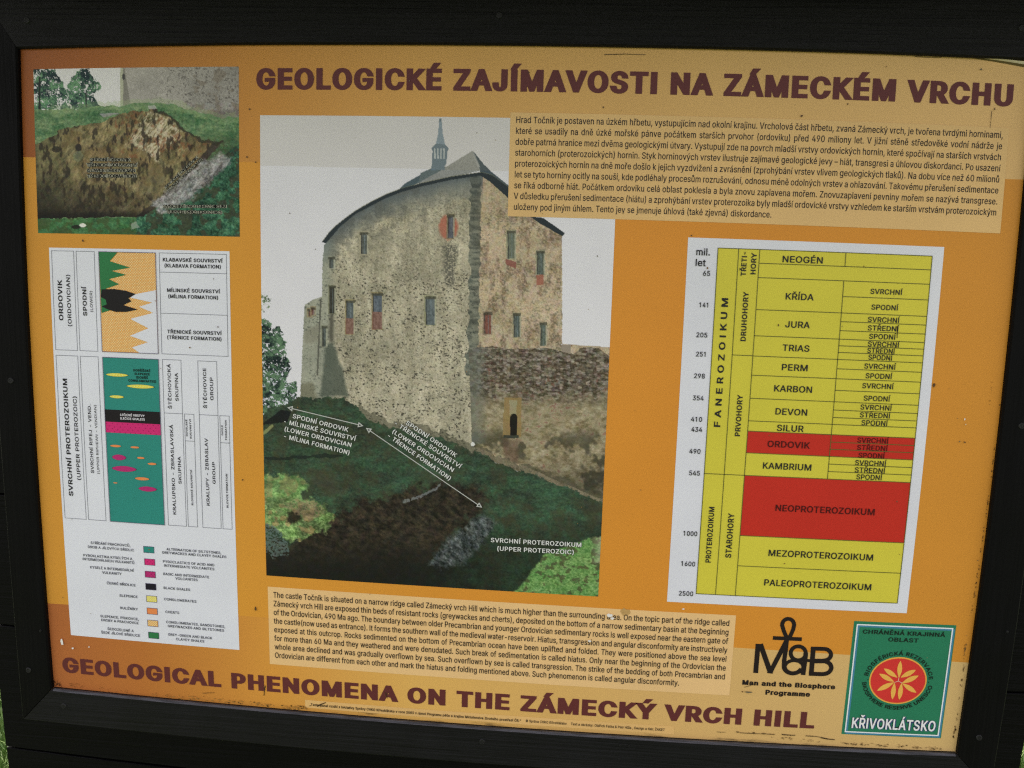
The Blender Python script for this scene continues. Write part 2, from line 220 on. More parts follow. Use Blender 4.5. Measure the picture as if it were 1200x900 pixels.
# ---------------------------------------------------------------- lettering: one outline table, grown to any weight
GLYPHS = r'''&448|197,-7 150,-2 110,12 78,34 54,62 39,96 34,133 37,163 47,189 63,213 85,235 111,256 140,279 216,335 237,352 246,363 255,375 260,389 262,405 258,427 245,445 226,457 201,461 184,459 168,453 155,444 145,431 139,416 137,399 139,380 145,363 155,346 169,327 204,284 438,0 364,0 171,231 121,293 102,319 87,344 78,370 75,398 79,430 91,458 109,481 134,499 165,510 200,513 235,510 266,499 290,482 308,459 320,433 324,404 322,382 315,362 305,342 291,325 275,308 256,293 154,217 128,195 110,174 100,154 97,131 100,108 109,87 124,70 143,57 166,49 193,46 223,50 251,59 278,75 301,95 321,121 336,151 346,186 349,224 408,224 405,180 397,144 385,115 371,92 345,62 333,47 305,23 271,7 234,-3
(273|89,207 92,264 101,324 114,384 132,441 153,494 177,539 236,539 212,485 191,428 174,370 161,313 154,258 151,207 154,161 160,115 172,67 188,16 209,-38 236,-96 177,-96 139,-21 111,55 95,131
)273|37,-96 64,-37 86,18 102,69 113,116 120,162 122,207 119,258 112,313 99,370 82,428 62,485 37,539 97,539 121,494 142,441 159,384 173,323 181,264 184,207 178,130 161,53 134,-22 97,-96
,188|38,-119 68,71 137,71 84,-119
-453|337,244 337,188 114,188 114,244
.188|95,-4 78,-1 63,9 53,24 50,41 53,59 63,73 78,83 95,87 113,83 128,73 138,59 141,41 138,24 128,9 113,-1
/249|235,533 71,-76 14,-76 178,533
0453|227,-7 174,1 130,24 95,62 69,113 53,178 48,254 53,330 69,395 95,447 130,484 174,508 227,516 279,508 323,484 358,447 384,395 400,330 405,254 400,178 384,113 359,62 323,24 279,1|227,50 261,56 290,74 313,103 330,144 340,194 344,254 340,314 330,365 313,405 290,435 261,453 227,460 192,453 163,435 140,405 123,365 113,314 109,254 113,194 123,144 140,103 163,74 192,56
1453|256,509 256,0 192,0 192,448 66,358 66,427 178,509
2453|64,0 64,47 234,229 282,282 299,305 311,327 318,348 320,371 317,397 308,419 293,436 273,449 250,457 224,460 196,457 172,447 153,433 139,413 130,390 127,362 66,362 71,405 86,442 111,473 143,496 182,511 225,516 268,511 306,497 337,474 361,445 376,411 381,372 378,345 371,318 357,290 336,259 306,223 267,180 153,60 389,57 389,0
3453|218,-7 173,-3 133,10 98,30 70,57 52,91 44,132 109,132 115,107 126,87 144,71 165,59 191,52 219,50 248,53 275,61 297,74 315,93 325,116 329,145 326,172 316,196 299,217 275,234 242,244 201,248 157,248 157,299 288,448 288,452 70,452 70,509 372,509 372,461 211,278 211,289 264,288 308,276 344,253 371,222 387,186 393,145 387,103 370,66 344,36 309,12 266,-2
4453|40,105 40,158 247,509 311,509 109,166 413,163 413,105|282,0 282,121 282,146 282,318 343,318 343,0
5453|221,-7 178,-2 140,11 108,32 83,60 66,93 60,130 122,130 127,108 138,89 154,73 173,60 196,52 221,50 250,53 276,64 298,82 314,104 324,131 328,162 324,193 314,221 297,244 275,262 248,273 218,277 192,275 167,268 145,258 128,246 67,253 96,509 366,509 366,452 151,452 134,301 155,315 178,325 203,331 229,334 263,330 294,321 321,306 345,285 364,260 379,231 388,199 391,163 385,117 369,76 343,41 309,15 268,-1
6453|226,-7 182,-1 142,15 109,40 84,74 69,115 64,162 68,199 80,239 102,285 137,340 252,509 322,509 151,261 145,261 154,275 165,288 179,299 196,307 214,312 235,314 278,309 316,295 346,271 370,240 384,201 389,157 384,112 368,73 343,39 310,14 271,-2|226,48 254,52 279,63 299,79 314,101 324,128 327,157 324,187 314,213 299,235 279,251 254,262 226,265 198,262 174,252 153,235 138,214 128,188 125,158 128,128 138,102 153,79 174,63 198,52
7453|97,0 323,448 323,452 62,452 62,509 391,509 391,449 165,0
8453|226,-7 178,-2 136,11 101,33 74,62 57,96 52,135 55,166 65,195 81,220 101,241 125,256 153,265 119,282 93,308 76,342 70,380 75,417 90,450 114,477 146,498 184,511 226,516 269,511 306,498 337,477 361,450 377,417 382,380 376,342 359,308 333,282 300,267 327,256 351,241 372,220 387,195 397,166 401,135 395,96 378,62 352,33 317,11 275,-2|226,49 258,52 285,60 307,74 323,91 333,113 337,139 333,165 322,189 305,208 283,223 256,232 226,235 196,232 169,223 147,208 130,189 119,165 115,139 119,113 129,91 145,74 167,60 195,52|226,290 252,292 274,300 293,313 307,330 316,351 319,376 316,399 308,420 294,437 275,449 252,457 226,460 200,457 177,449 159,437 145,420 136,399 133,376 136,351 145,330 159,313 178,300 201,292
9453|226,516 271,510 310,494 343,468 368,434 384,393 389,347 385,309 373,270 350,224 315,168 200,0 130,0 301,248 307,248 299,234 287,221 273,210 257,202 238,196 218,195 175,199 137,214 106,237 83,269 68,307 64,352 69,397 85,436 110,469 143,494 182,510|226,460 199,457 174,446 154,429 138,407 129,381 125,352 129,322 138,295 154,274 174,257 199,247 226,243 254,247 279,257 299,273 314,295 324,321 327,350 324,381 314,407 299,429 279,446 254,457
:188|95,-4 78,-1 63,9 53,24 50,41 53,59 63,73 78,83 95,87 113,83 128,73 138,59 141,41 138,24 128,9 113,-1|95,271 78,274 63,284 53,299 50,316 53,334 63,349 78,359 95,362 113,359 128,349 138,334 141,316 138,299 128,284 113,274
?358|132,152 132,159 134,200 141,230 153,252 168,269 187,284 209,298 230,314 247,334 258,357 262,384 259,406 250,425 237,441 220,452 200,459 178,462 157,459 137,453 120,441 106,425 96,404 92,378 27,378 33,418 49,452 73,479 103,499 138,511 178,516 219,511 255,498 284,478 306,451 319,418 324,382 319,344 306,311 284,284 254,261 235,248 219,235 207,221 200,205 195,185 194,158 194,152|164,-4 146,-1 131,9 121,24 118,41 121,58 131,73 146,83 164,86 181,83 196,73 206,58 209,41 206,24 196,9 181,-1
A480|16,0 201,509 276,509 463,0 395,0 287,302 264,372 232,478 245,478 213,371 191,302 85,0|110,142 110,199 370,199 370,142
B456|60,0 60,509 241,509 289,504 329,491 359,469 381,442 394,410 398,374 395,344 387,320 373,301 356,286 336,275 315,267 315,262 339,257 363,245 385,227 402,203 414,173 418,136 413,100 400,67 377,39 344,18 301,4 247,0|125,57 245,57 296,63 330,80 349,105 355,137 352,161 342,184 327,203 306,218 279,228 248,231 125,231|125,285 238,285 265,288 288,296 308,309 323,326 333,348 336,372 330,403 313,429 283,446 240,452 125,452
C510|267,-7 205,1 150,25 104,63 70,115 48,179 40,254 48,329 70,393 104,445 150,484 205,508 267,516 305,513 340,504 373,490 402,471 427,447 448,418 463,385 473,348 408,348 401,373 389,395 375,413 357,428 337,440 315,449 292,454 267,456 223,450 184,432 150,403 125,364 109,314 103,254 109,194 125,145 151,105 184,76 223,59 267,53 292,55 315,60 337,69 357,81 375,96 389,114 401,136 408,160 473,160 463,124 448,91 428,62 402,38 373,19 341,5 305,-4
D502|219,0 96,0 96,57 215,57 272,63 318,81 354,110 379,149 394,198 399,255 394,312 379,361 354,399 320,428 275,446 221,452 93,452 93,509 225,509 294,501 353,478 399,441 433,391 455,329 462,255 455,181 433,119 398,68 351,31 291,8|125,509 125,0 60,0 60,509
E419|60,0 60,509 372,509 372,452 125,452 125,286 355,286 355,229 125,229 125,57 375,57 375,0
F410|60,0 60,509 369,509 369,452 125,452 125,278 346,278 346,221 125,221 125,0
G520|269,-7 205,1 149,25 104,64 69,116 47,179 40,254 47,329 69,393 103,445 149,484 203,508 265,516 304,513 340,504 374,489 403,469 429,445 449,416 465,384 474,349 408,349 399,372 387,393 373,411 356,427 337,439 315,448 291,454 265,456 222,450 183,432 150,404 125,364 109,314 103,254 109,194 125,145 151,105 184,76 224,59 269,53 309,57 345,71 374,93 396,123 410,160 415,202 434,199 283,199 283,256 478,256 478,200 471,141 451,91 419,50 377,19 326,0
H517|60,0 60,509 125,509 125,289 392,289 392,509 457,509 457,0 392,0 392,232 125,232 125,0
I185|60,0 60,509 125,509 125,0
J396|185,-7 124,3 75,33 44,81 33,145 33,173 98,173 98,145 104,104 122,74 149,56 185,50 220,56 248,74 266,104 272,145 272,509 336,509 336,145 326,81 294,33 246,3
K467|104,145 104,216 139,261 174,303 212,344 364,509 448,509 231,276|60,0 60,509 125,509 125,334 124,225 125,193 125,0|372,0 188,259 228,309 449,0
L393|60,0 60,509 125,509 125,57 361,57 361,0
M628|60,0 60,509 152,509 277,187 287,159 299,123 311,84 322,49 307,49 318,83 330,121 342,158 352,187 476,509 568,509 568,0 504,0 504,291 504,327 505,369 506,413 507,457 513,457 498,409 482,363 467,322 456,291 342,0 286,0 170,291 159,321 145,361 129,408 112,457 119,457 120,416 121,372 122,328 122,291 122,0
N523|60,0 60,509 136,509 343,183 363,151 388,107 414,55 405,54 401,108 399,157 399,195 399,509 463,509 463,0 387,0 202,290 177,331 148,381 108,452 119,454 122,384 124,328 125,291 125,0
O533|267,-7 205,1 150,25 105,63 70,115 48,179 40,254 48,329 70,393 105,445 150,484 205,508 267,516 329,508 384,484 429,445 464,393 486,329 493,254 486,179 464,115 429,63 384,25 329,1|267,53 310,59 349,76 383,105 408,144 425,194 430,254 425,314 408,365 383,404 349,433 310,450 267,456 223,450 184,433 151,404 125,364 109,314 103,254 109,194 125,144 151,105 184,76 223,59
P445|60,0 60,509 235,509 289,503 332,487 366,462 390,430 404,391 409,348 404,304 390,265 366,233 332,207 289,191 235,186 109,186 109,242 233,242 269,246 297,256 318,272 333,294 342,319 344,348 342,376 333,402 318,423 297,439 268,449 232,452 125,452 125,0
R449|60,0 60,509 236,509 290,504 333,489 367,465 390,433 405,395 409,352 405,309 390,271 367,240 333,217 289,203 236,198 96,198 96,255 234,255 269,258 298,267 319,281 334,300 342,324 345,352 342,380 334,405 319,425 298,440 269,449 233,452 125,452 125,0|353,0 230,229 303,229 428,0
S447|224,-9 172,-4 128,9 91,31 64,60 46,96 38,137 104,137 110,110 123,88 142,71 166,59 194,52 224,49 257,52 286,60 311,74 329,92 341,114 346,139 342,161 332,179 316,193 296,205 272,214 245,222 184,239 128,260 86,289 60,326 52,372 58,413 75,448 102,476 138,498 180,511 227,516 275,511 316,498 351,476 377,449 394,415 401,378 337,378 326,412 302,437 267,453 225,459 194,456 167,448 145,435 129,418 118,398 115,376 119,352 131,334 148,319 169,308 191,300 212,293 264,279 312,264 336,252 359,238 379,220 395,198 405,171 408,139 403,99 386,64 360,34 323,11 278,-4
T449|32,452 32,509 417,509 417,452 257,452 257,0 193,0 193,452
U517|259,-8 203,-2 154,15 114,43 85,80 66,124 60,173 60,509 124,509 124,178 128,144 141,113 160,87 187,68 220,56 259,52 298,56 331,68 357,87 377,113 389,144 393,178 393,509 457,509 457,173 451,124 433,80 403,43 363,15 315,-2
V480|204,0 16,509 84,509 192,206 215,137 248,31 235,31 267,138 290,206 395,509 463,509 278,0
W686|155,0 16,509 82,509 163,196 175,145 187,94 197,40 189,40 200,94 211,145 224,196 306,509 380,509 462,196 474,145 486,94 497,40 488,40 499,94 510,145 523,196 603,509 670,509 530,0 455,0 368,323 351,391 336,475 350,475 335,395 318,323 230,0
Y472|203,0 203,208 16,509 91,509 192,344 222,292 236,264 250,230 224,230 237,265 251,293 280,344 381,509 455,509 268,208 268,0
Z438|42,0 42,46 273,385 306,431 341,476 348,454 285,452 223,452 40,452 40,509 397,509 397,462 169,129 134,81 97,33 90,54 152,57 214,57 399,57 399,0
a389|160,-9 126,-5 94,5 68,22 48,45 35,73 30,108 34,138 43,161 58,179 78,193 100,203 125,211 178,220 234,227 252,230 265,235 273,243 276,255 273,279 267,297 256,311 240,322 220,329 196,331 171,329 149,322 132,313 118,301 107,288 100,274 41,291 57,322 79,346 104,364 133,375 163,382 194,384 215,383 239,379 263,372 286,360 306,343 322,320 333,290 337,251 337,0 277,0 277,52 272,52 264,38 252,25 236,12 215,1 190,-6|170,45 202,49 228,59 248,74 263,93 272,115 276,138 276,190 270,186 259,182 231,176 200,171 175,168 154,164 134,159 117,150 103,139 95,124 92,105 94,87 102,72 114,61 130,52 149,47
b424|229,-8 198,-5 172,4 153,17 138,31 118,59 112,59 112,0 53,0 53,509 114,509 114,319 118,319 137,346 152,360 171,373 197,381 229,384 274,378 313,361 345,332 370,293 385,245 390,189 385,133 370,84 346,45 313,16 274,-2|220,47 253,51 279,66 301,88 316,117 325,151 328,189 325,227 316,261 301,290 280,311 253,325 220,330 188,325 161,312 140,291 125,263 116,229 113,189 116,150 125,115 140,86 162,65 188,51
c396|207,-8 159,-2 117,16 82,46 56,85 40,133 34,187 40,243 56,291 82,330 117,360 159,378 207,384 234,383 260,377 284,368 305,356 324,341 340,322 353,301 362,277 303,262 298,276 290,289 281,301 270,311 257,319 242,325 226,329 207,330 173,325 145,310 124,287 108,258 99,224 96,187 99,151 108,117 124,89 145,66 173,51 207,46 226,48 243,52 258,58 271,66 282,76 292,89 299,102 304,117 363,102 354,78 341,56 325,37 306,21 285,9 261,-1 235,-6
d424|195,-8 151,-2 111,16 79,45 55,84 39,133 34,189 39,245 55,293 79,332 112,361 151,378 196,384 228,381 253,373 272,360 287,346 306,319 311,319 311,509 372,509 372,0 313,0 313,59 307,59 287,31 272,17 252,4 227,-5|205,47 236,51 263,65 284,86 299,115 309,150 312,189 309,229 300,263 284,291 263,312 237,325 205,330 172,325 145,311 124,290 108,261 99,227 96,189 99,151 109,117 124,88 145,66 172,51
e404|212,-8 161,-2 117,16 82,46 56,85 40,132 34,187 39,242 55,290 81,329 115,359 157,378 205,384 236,382 266,374 294,361 319,341 341,315 357,282 368,242 371,194 371,169 75,169 75,221 338,221 310,202 307,237 298,269 283,294 263,314 237,326 205,330 173,326 146,313 125,294 109,270 99,241 96,211 96,178 100,139 110,106 128,80 151,61 179,50 212,46 234,48 254,53 271,61 285,73 297,88 306,105 365,91 353,63 335,39 311,19 283,4 249,-5
f254|228,379 228,327 6,327 6,379|81,0 81,432 84,461 96,486 113,505 135,519 161,527 187,530 207,529 222,527 243,521 227,468 215,472 195,474 171,470 154,460 145,443 142,419 142,0
g425|207,-151 168,-148 134,-140 105,-127 82,-110 64,-91 51,-69 101,-41 122,-66 136,-78 154,-88 178,-95 207,-97 249,-92 282,-75 304,-47 311,-6 311,68 306,68 287,41 272,28 252,16 227,8 195,5 152,10 113,27 80,53 55,90 39,136 34,191 39,246 55,293 80,332 112,361 152,378 196,384 228,382 253,373 273,360 288,346 308,319 313,319 313,379 372,379 372,-9 367,-54 350,-90 324,-117 291,-136 251,-147|205,59 237,63 264,75 285,95 300,121 309,154 312,193 309,231 300,264 285,291 264,312 237,325 205,330 172,325 145,312 124,290 109,262 99,229 96,193 99,155 109,123 124,96 145,76 172,63
h410|114,227 114,0 53,0 53,509 114,509 114,287 102,287 124,332 152,362 187,379 227,384 264,380 295,369 321,349 341,321 353,285 357,240 357,0 296,0 296,235 290,275 273,304 246,323 210,329 184,326 161,317 141,303 126,283 117,257
i167|53,0 53,379 114,379 114,0|84,443 67,446 54,455 44,468 41,483 44,499 54,512 67,521 84,524 100,521 114,512 123,499 126,483 123,468 114,455 100,446
j167|53,379 114,379 114,-30 111,-63 102,-90 86,-113 65,-129 37,-139 4,-143 -10,-143 -10,-87 2,-87 25,-83 40,-72 50,-54 53,-29|83,443 67,446 53,455 44,468 41,483 44,499 53,512 67,521 83,524 100,521 114,512 123,499 126,483 123,468 114,455 100,446
k381|110,137 110,212 121,212 284,379 360,379 184,199 177,199|53,0 53,509 114,509 114,0|294,0 148,186 191,229 372,0
l167|53,0 53,525 114,525 114,0
m610|53,0 53,379 112,379 112,295 108,295 118,323 132,346 151,363 172,376 195,384 219,386 257,380 287,361 309,331 321,295 312,295 322,321 337,343 357,361 381,375 407,383 437,386 468,383 497,372 522,354 541,328 553,296 557,255 557,0 496,0 496,254 490,289 473,313 447,326 419,330 395,328 374,320 358,307 345,290 338,270 335,247 335,0 274,0 274,260 269,288 253,311 229,326 199,330 178,328 158,320 140,307 126,289 117,266 114,238 114,0
n410|114,227 114,0 53,0 53,379 112,379 112,287 102,287 124,332 152,362 187,379 227,384 264,380 295,369 321,349 341,321 353,285 357,240 357,0 296,0 296,235 290,275 273,304 246,323 210,329 184,326 161,317 141,303 126,283 117,257
o415|207,-8 159,-2 117,16 82,46 56,85 40,133 34,187 40,243 56,291 82,330 117,360 159,378 207,384 256,378 299,360 333,330 359,291 376,243 381,187 376,133 359,85 333,46 299,16 256,-2|207,46 242,51 270,66 292,89 307,117 316,151 319,187 316,224 307,258 292,287 270,310 242,325 207,330 173,325 145,310 124,287 108,258 99,224 96,187 99,151 108,117 124,89 145,66 173,51
p424|53,-143 53,379 112,379 112,319 118,319 137,346 152,360 171,373 197,381 229,384 274,378 313,361 345,332 370,293 385,245 390,189 385,133 370,84 346,45 313,16 274,-2 229,-8 198,-5 173,4 153,17 138,31 118,59 114,59 114,-143|220,47 253,51 279,66 301,88 316,117 325,151 328,189 325,227 316,261 301,290 280,311 253,325 220,330 188,325 161,312 140,291 125,263 116,229 113,189 116,150 125,115 140,86 162,65 188,51
r259|53,0 53,379 112,379 112,321 130,347 152,367 181,380 213,385 229,384 243,384 243,322 230,324 207,326 182,323 159,315 140,301 126,284 117,262 114,237 114,0
s365|182,-8 145,-5 112,3 84,18 62,38 45,63 36,94 94,107 105,79 124,60 150,49 181,45 217,50 244,62 262,81 268,103 265,121 254,136 237,147 212,155 149,170 104,186 72,208 53,237 47,274 51,305 65,332 87,354 115,370 149,381 187,384 223,381 254,372 279,358 299,339 314,316 324,290 268,277 258,298 243,316 219,328 187,333 156,329 131,317 114,299 109,277 112,258 124,243 144,232 172,223 229,209 275,194 306,171 325,142 331,107 326,75 312,47 290,24 260,6 223,-5
t227|204,379 204,327 6,327 6,379|65,471 126,471 126,98 128,76 136,61 150,53 170,50 185,51 202,54 213,2 192,-3 168,-4 125,2 92,21 72,52 65,93
u410|182,-5 146,-1 115,11 89,31 69,59 57,95 53,139 53,379 114,379 114,144 119,105 137,75 164,56 200,50 226,53 249,62 268,77 283,97 293,122 296,153 296,379 357,379 357,0 298,0 298,92 307,92 286,47 257,17 222,0
v389|163,0 17,379 84,379 165,155 177,121 187,87 206,21 184,21 203,87 213,121 224,155 305,379 371,379 226,0
w567|138,0 23,379 87,379 133,214 154,137 175,41 165,41 186,135 206,214 252,379 316,379 362,214 382,136 402,41 391,41 413,135 434,214 480,379 545,379 429,0 368,0 319,172 305,225 291,280 277,338 291,338 277,280 263,225 248,172 199,0
x379|21,0 171,218 171,171 29,379 100,379 147,306 179,253 207,206 175,206 202,253 216,279 233,306 282,379 352,379 209,169 209,214 358,0 287,0 231,85 200,136 173,182 205,182 178,136 165,112 148,85 91,0
y389|47,-139 61,-86 71,-87 88,-90 104,-89 118,-84 130,-74 141,-58 151,-36 163,-1 17,379 84,379 165,155 177,121 187,87 206,21 184,21 202,87 224,155 305,379 371,379 204,-58 191,-85 177,-107 159,-124 139,-136 117,-143 91,-145 65,-143
z380|42,0 42,46 254,320 48,323 48,379 333,379 333,331 126,60 126,56 339,56 339,0
©637|173,254 178,293 193,328 216,358 247,382 282,397 321,402 355,398 386,386 414,368 436,345 452,317 460,286 400,286 391,309 372,328 348,340 321,344 297,341 276,332 257,318 243,299 234,278 231,254 234,230 243,209 257,191 276,177 297,168 321,165 347,169 370,181 386,199 395,223 455,223 447,191 432,163 411,140 385,122 355,110 321,107 282,112 247,126 216,150 193,180 178,215|318,-8 266,-3 216,12 172,37 133,69 101,108 76,153 61,202 56,254 61,307 76,356 101,401 133,440 172,472 216,496 266,511 318,517 371,511 420,496 465,472 504,440 536,401 560,356 575,307 580,254 575,202 560,153 536,108 504,69 465,37 420,12 371,-3|318,51 359,55 397,67 432,86 462,111 487,141 506,176 517,214 521,254 517,295 506,333 487,368 462,398 432,423 397,442 359,454 318,457 278,454 240,442 205,423 175,398 150,368 131,333 119,295 115,254 119,214 131,176 150,141 175,111 205,86 240,67 278,55
Á480|16,0 201,509 276,509 463,0 395,0 287,302 264,372 232,478 245,478 213,371 191,302 85,0|110,142 110,199 370,199 370,142|213,558 260,659 329,659 263,558
É419|60,0 60,509 372,509 372,452 125,452 125,286 355,286 355,229 125,229 125,57 375,57 375,0|191,558 239,659 307,659 241,558
Í185|60,0 60,509 125,509 125,0|70,558 117,659 186,659 120,558
Ú517|259,-8 203,-2 154,15 114,43 85,80 66,124 60,173 60,509 124,509 124,178 128,144 141,113 160,87 187,68 220,56 259,52 298,56 331,68 357,87 377,113 389,144 393,178 393,509 457,509 457,173 451,124 433,80 403,43 363,15 315,-2|232,558 280,659 348,659 282,558
Ý472|203,0 203,208 16,509 91,509 192,344 222,292 236,264 250,230 224,230 237,265 251,293 280,344 381,509 455,509 268,208 268,0|209,558 257,659 325,659 259,558
á389|160,-9 126,-5 94,5 68,22 48,45 35,73 30,108 34,138 43,161 58,179 78,193 100,203 125,211 178,220 234,227 252,230 265,235 273,243 276,255 273,279 267,297 256,311 240,322 220,329 196,331 171,329 149,322 132,313 118,301 107,288 100,274 41,291 57,322 79,346 104,364 133,375 163,382 194,384 215,383 239,379 263,372 286,360 306,343 322,320 333,290 337,251 337,0 277,0 277,52 272,52 264,38 252,25 236,12 215,1 190,-6|170,45 202,49 228,59 248,74 263,93 272,115 276,138 276,190 270,186 259,182 231,176 200,171 175,168 154,164 134,159 117,150 103,139 95,124 92,105 94,87 102,72 114,61 130,52 149,47|162,429 210,529 278,529 212,429
é404|212,-8 161,-2 117,16 82,46 56,85 40,132 34,187 39,242 55,290 81,329 115,359 157,378 205,384 236,382 266,374 294,361 319,341 341,315 357,282 368,242 371,194 371,169 75,169 75,221 338,221 310,202 307,237 298,269 283,294 263,314 237,326 205,330 173,326 146,313 125,294 109,270 99,241 96,211 96,178 100,139 110,106 128,80 151,61 179,50 212,46 234,48 254,53 271,61 285,73 297,88 306,105 365,91 353,63 335,39 311,19 283,4 249,-5|177,429 225,529 293,529 227,429
í167|53,0 53,379 114,379 114,0|57,429 104,529 173,529 107,429
ó415|207,-8 159,-2 117,16 82,46 56,85 40,133 34,187 40,243 56,291 82,330 117,360 159,378 207,384 256,378 299,360 333,330 359,291 376,243 381,187 376,133 359,85 333,46 299,16 256,-2|207,46 242,51 270,66 292,89 307,117 316,151 319,187 316,224 307,258 292,287 270,310 242,325 207,330 173,325 145,310 124,287 108,258 99,224 96,187 99,151 108,117 124,89 145,66 173,51|181,429 228,529 297,529 231,429
ú410|182,-5 146,-1 115,11 89,31 69,59 57,95 53,139 53,379 114,379 114,144 119,105 137,75 164,56 200,50 226,53 249,62 268,77 283,97 293,122 296,153 296,379 357,379 357,0 298,0 298,92 307,92 286,47 257,17 222,0|178,429 226,529 294,529 228,429
ý389|47,-139 61,-86 71,-87 88,-90 104,-89 118,-84 130,-74 141,-58 151,-36 163,-1 17,379 84,379 165,155 177,121 187,87 206,21 184,21 202,87 224,155 305,379 371,379 204,-58 191,-85 177,-107 159,-124 139,-136 117,-143 91,-145 65,-143|168,429 215,529 284,529 218,429
Č510|267,-7 205,1 150,25 104,63 70,115 48,179 40,254 48,329 70,393 104,445 150,484 205,508 267,516 305,513 340,504 373,490 402,471 427,447 448,418 463,385 473,348 408,348 401,373 389,395 375,413 357,428 337,440 315,449 292,454 267,456 223,450 184,432 150,403 125,364 109,314 103,254 109,194 125,145 151,105 184,76 223,59 267,53 292,55 315,60 337,69 357,81 375,96 389,114 401,136 408,160 473,160 463,124 448,91 428,62 402,38 373,19 341,5 305,-4|217,659 266,599 315,659 376,659 295,565 237,565 157,656
č396|207,-8 159,-2 117,16 82,46 56,85 40,133 34,187 40,243 56,291 82,330 117,360 159,378 207,384 234,383 260,377 284,368 305,356 324,341 340,322 353,301 362,277 303,262 298,276 290,289 281,301 270,311 257,319 242,325 226,329 207,330 173,325 145,310 124,287 108,258 99,224 96,187 99,151 108,117 124,89 145,66 173,51 207,46 226,48 243,52 258,58 271,66 282,76 292,89 299,102 304,117 363,102 354,78 341,56 325,37 306,21 285,9 261,-1 235,-6|158,529 207,469 256,529 317,529 236,435 178,435 98,526
ď493|195,-8 151,-2 111,16 79,45 55,84 39,133 34,189 39,245 55,293 79,332 112,361 151,378 196,384 228,381 253,373 272,360 287,346 306,319 311,319 311,509 372,509 372,0 313,0 313,59 307,59 287,31 272,17 252,4 227,-5|205,47 236,51 263,65 284,86 299,115 309,150 312,189 309,229 300,263 284,291 263,312 237,325 205,330 172,325 145,311 124,290 108,261 99,227 96,189 99,151 109,117 124,88 145,66 172,51|418,404 418,533 480,533 462,404
Ě419|60,0 60,509 372,509 372,452 125,452 125,286 355,286 355,229 125,229 125,57 375,57 375,0|169,659 218,599 266,659 327,659 247,565 189,565 109,656
ě404|212,-8 161,-2 117,16 82,46 56,85 40,132 34,187 39,242 55,290 81,329 115,359 157,378 205,384 236,382 266,374 294,361 319,341 341,315 357,282 368,242 371,194 371,169 75,169 75,221 338,221 310,202 307,237 298,269 283,294 263,314 237,326 205,330 173,326 146,313 125,294 109,270 99,241 96,211 96,178 100,139 110,106 128,80 151,61 179,50 212,46 234,48 254,53 271,61 285,73 297,88 306,105 365,91 353,63 335,39 311,19 283,4 249,-5|155,529 204,469 252,529 313,529 233,435 175,435 95,526
Ň523|60,0 60,509 136,509 343,183 363,151 388,107 414,55 405,54 401,108 399,157 399,195 399,509 463,509 463,0 387,0 202,290 177,331 148,381 108,452 119,454 122,384 124,328 125,291 125,0|213,659 262,599 310,659 371,659 291,565 233,565 153,656
ň410|114,227 114,0 53,0 53,379 112,379 112,287 102,287 124,332 152,362 187,379 227,384 264,380 295,369 321,349 341,321 353,285 357,240 357,0 296,0 296,235 290,275 273,304 246,323 210,329 184,326 161,317 141,303 126,283 117,257|156,529 205,469 253,529 314,529 234,435 176,435 96,526
Ř449|60,0 60,509 236,509 290,504 333,489 367,465 390,433 405,395 409,352 405,309 390,271 367,240 333,217 289,203 236,198 96,198 96,255 234,255 269,258 298,267 319,281 334,300 342,324 345,352 342,380 334,405 319,425 298,440 269,449 233,452 125,452 125,0|353,0 230,229 303,229 428,0|173,659 222,599 270,659 332,659 251,565 193,565 113,656
ř259|53,0 53,379 112,379 112,321 130,347 152,367 181,380 213,385 229,384 243,384 243,322 230,324 207,326 182,323 159,315 140,301 126,284 117,262 114,237 114,0|94,529 143,469 192,529 253,529 172,435 114,435 34,526
Š447|224,-9 172,-4 128,9 91,31 64,60 46,96 38,137 104,137 110,110 123,88 142,71 166,59 194,52 224,49 257,52 286,60 311,74 329,92 341,114 346,139 342,161 332,179 316,193 296,205 272,214 245,222 184,239 128,260 86,289 60,326 52,372 58,413 75,448 102,476 138,498 180,511 227,516 275,511 316,498 351,476 377,449 394,415 401,378 337,378 326,412 302,437 267,453 225,459 194,456 167,448 145,435 129,418 118,398 115,376 119,352 131,334 148,319 169,308 191,300 212,293 264,279 312,264 336,252 359,238 379,220 395,198 405,171 408,139 403,99 386,64 360,34 323,11 278,-4|173,659 223,599 271,659 332,659 252,565 194,565 113,656
š365|182,-8 145,-5 112,3 84,18 62,38 45,63 36,94 94,107 105,79 124,60 150,49 181,45 217,50 244,62 262,81 268,103 265,121 254,136 237,147 212,155 149,170 104,186 72,208 53,237 47,274 51,305 65,332 87,354 115,370 149,381 187,384 223,381 254,372 279,358 299,339 314,316 324,290 268,277 258,298 243,316 219,328 187,333 156,329 131,317 114,299 109,277 112,258 124,243 144,232 172,223 229,209 275,194 306,171 325,142 331,107 326,75 312,47 290,24 260,6 223,-5|137,529 186,469 235,529 296,529 215,435 157,435 77,526
Ť449|32,452 32,509 417,509 417,452 257,452 257,0 193,0 193,452|175,659 225,599 273,659 334,659 254,565 196,565 115,656
ť262|204,379 204,327 6,327 6,379|65,471 126,471 126,98 128,76 136,61 150,53 170,50 185,51 202,54 213,2 192,-3 168,-4 125,2 92,21 72,52 65,93|166,425 166,554 227,554 209,425
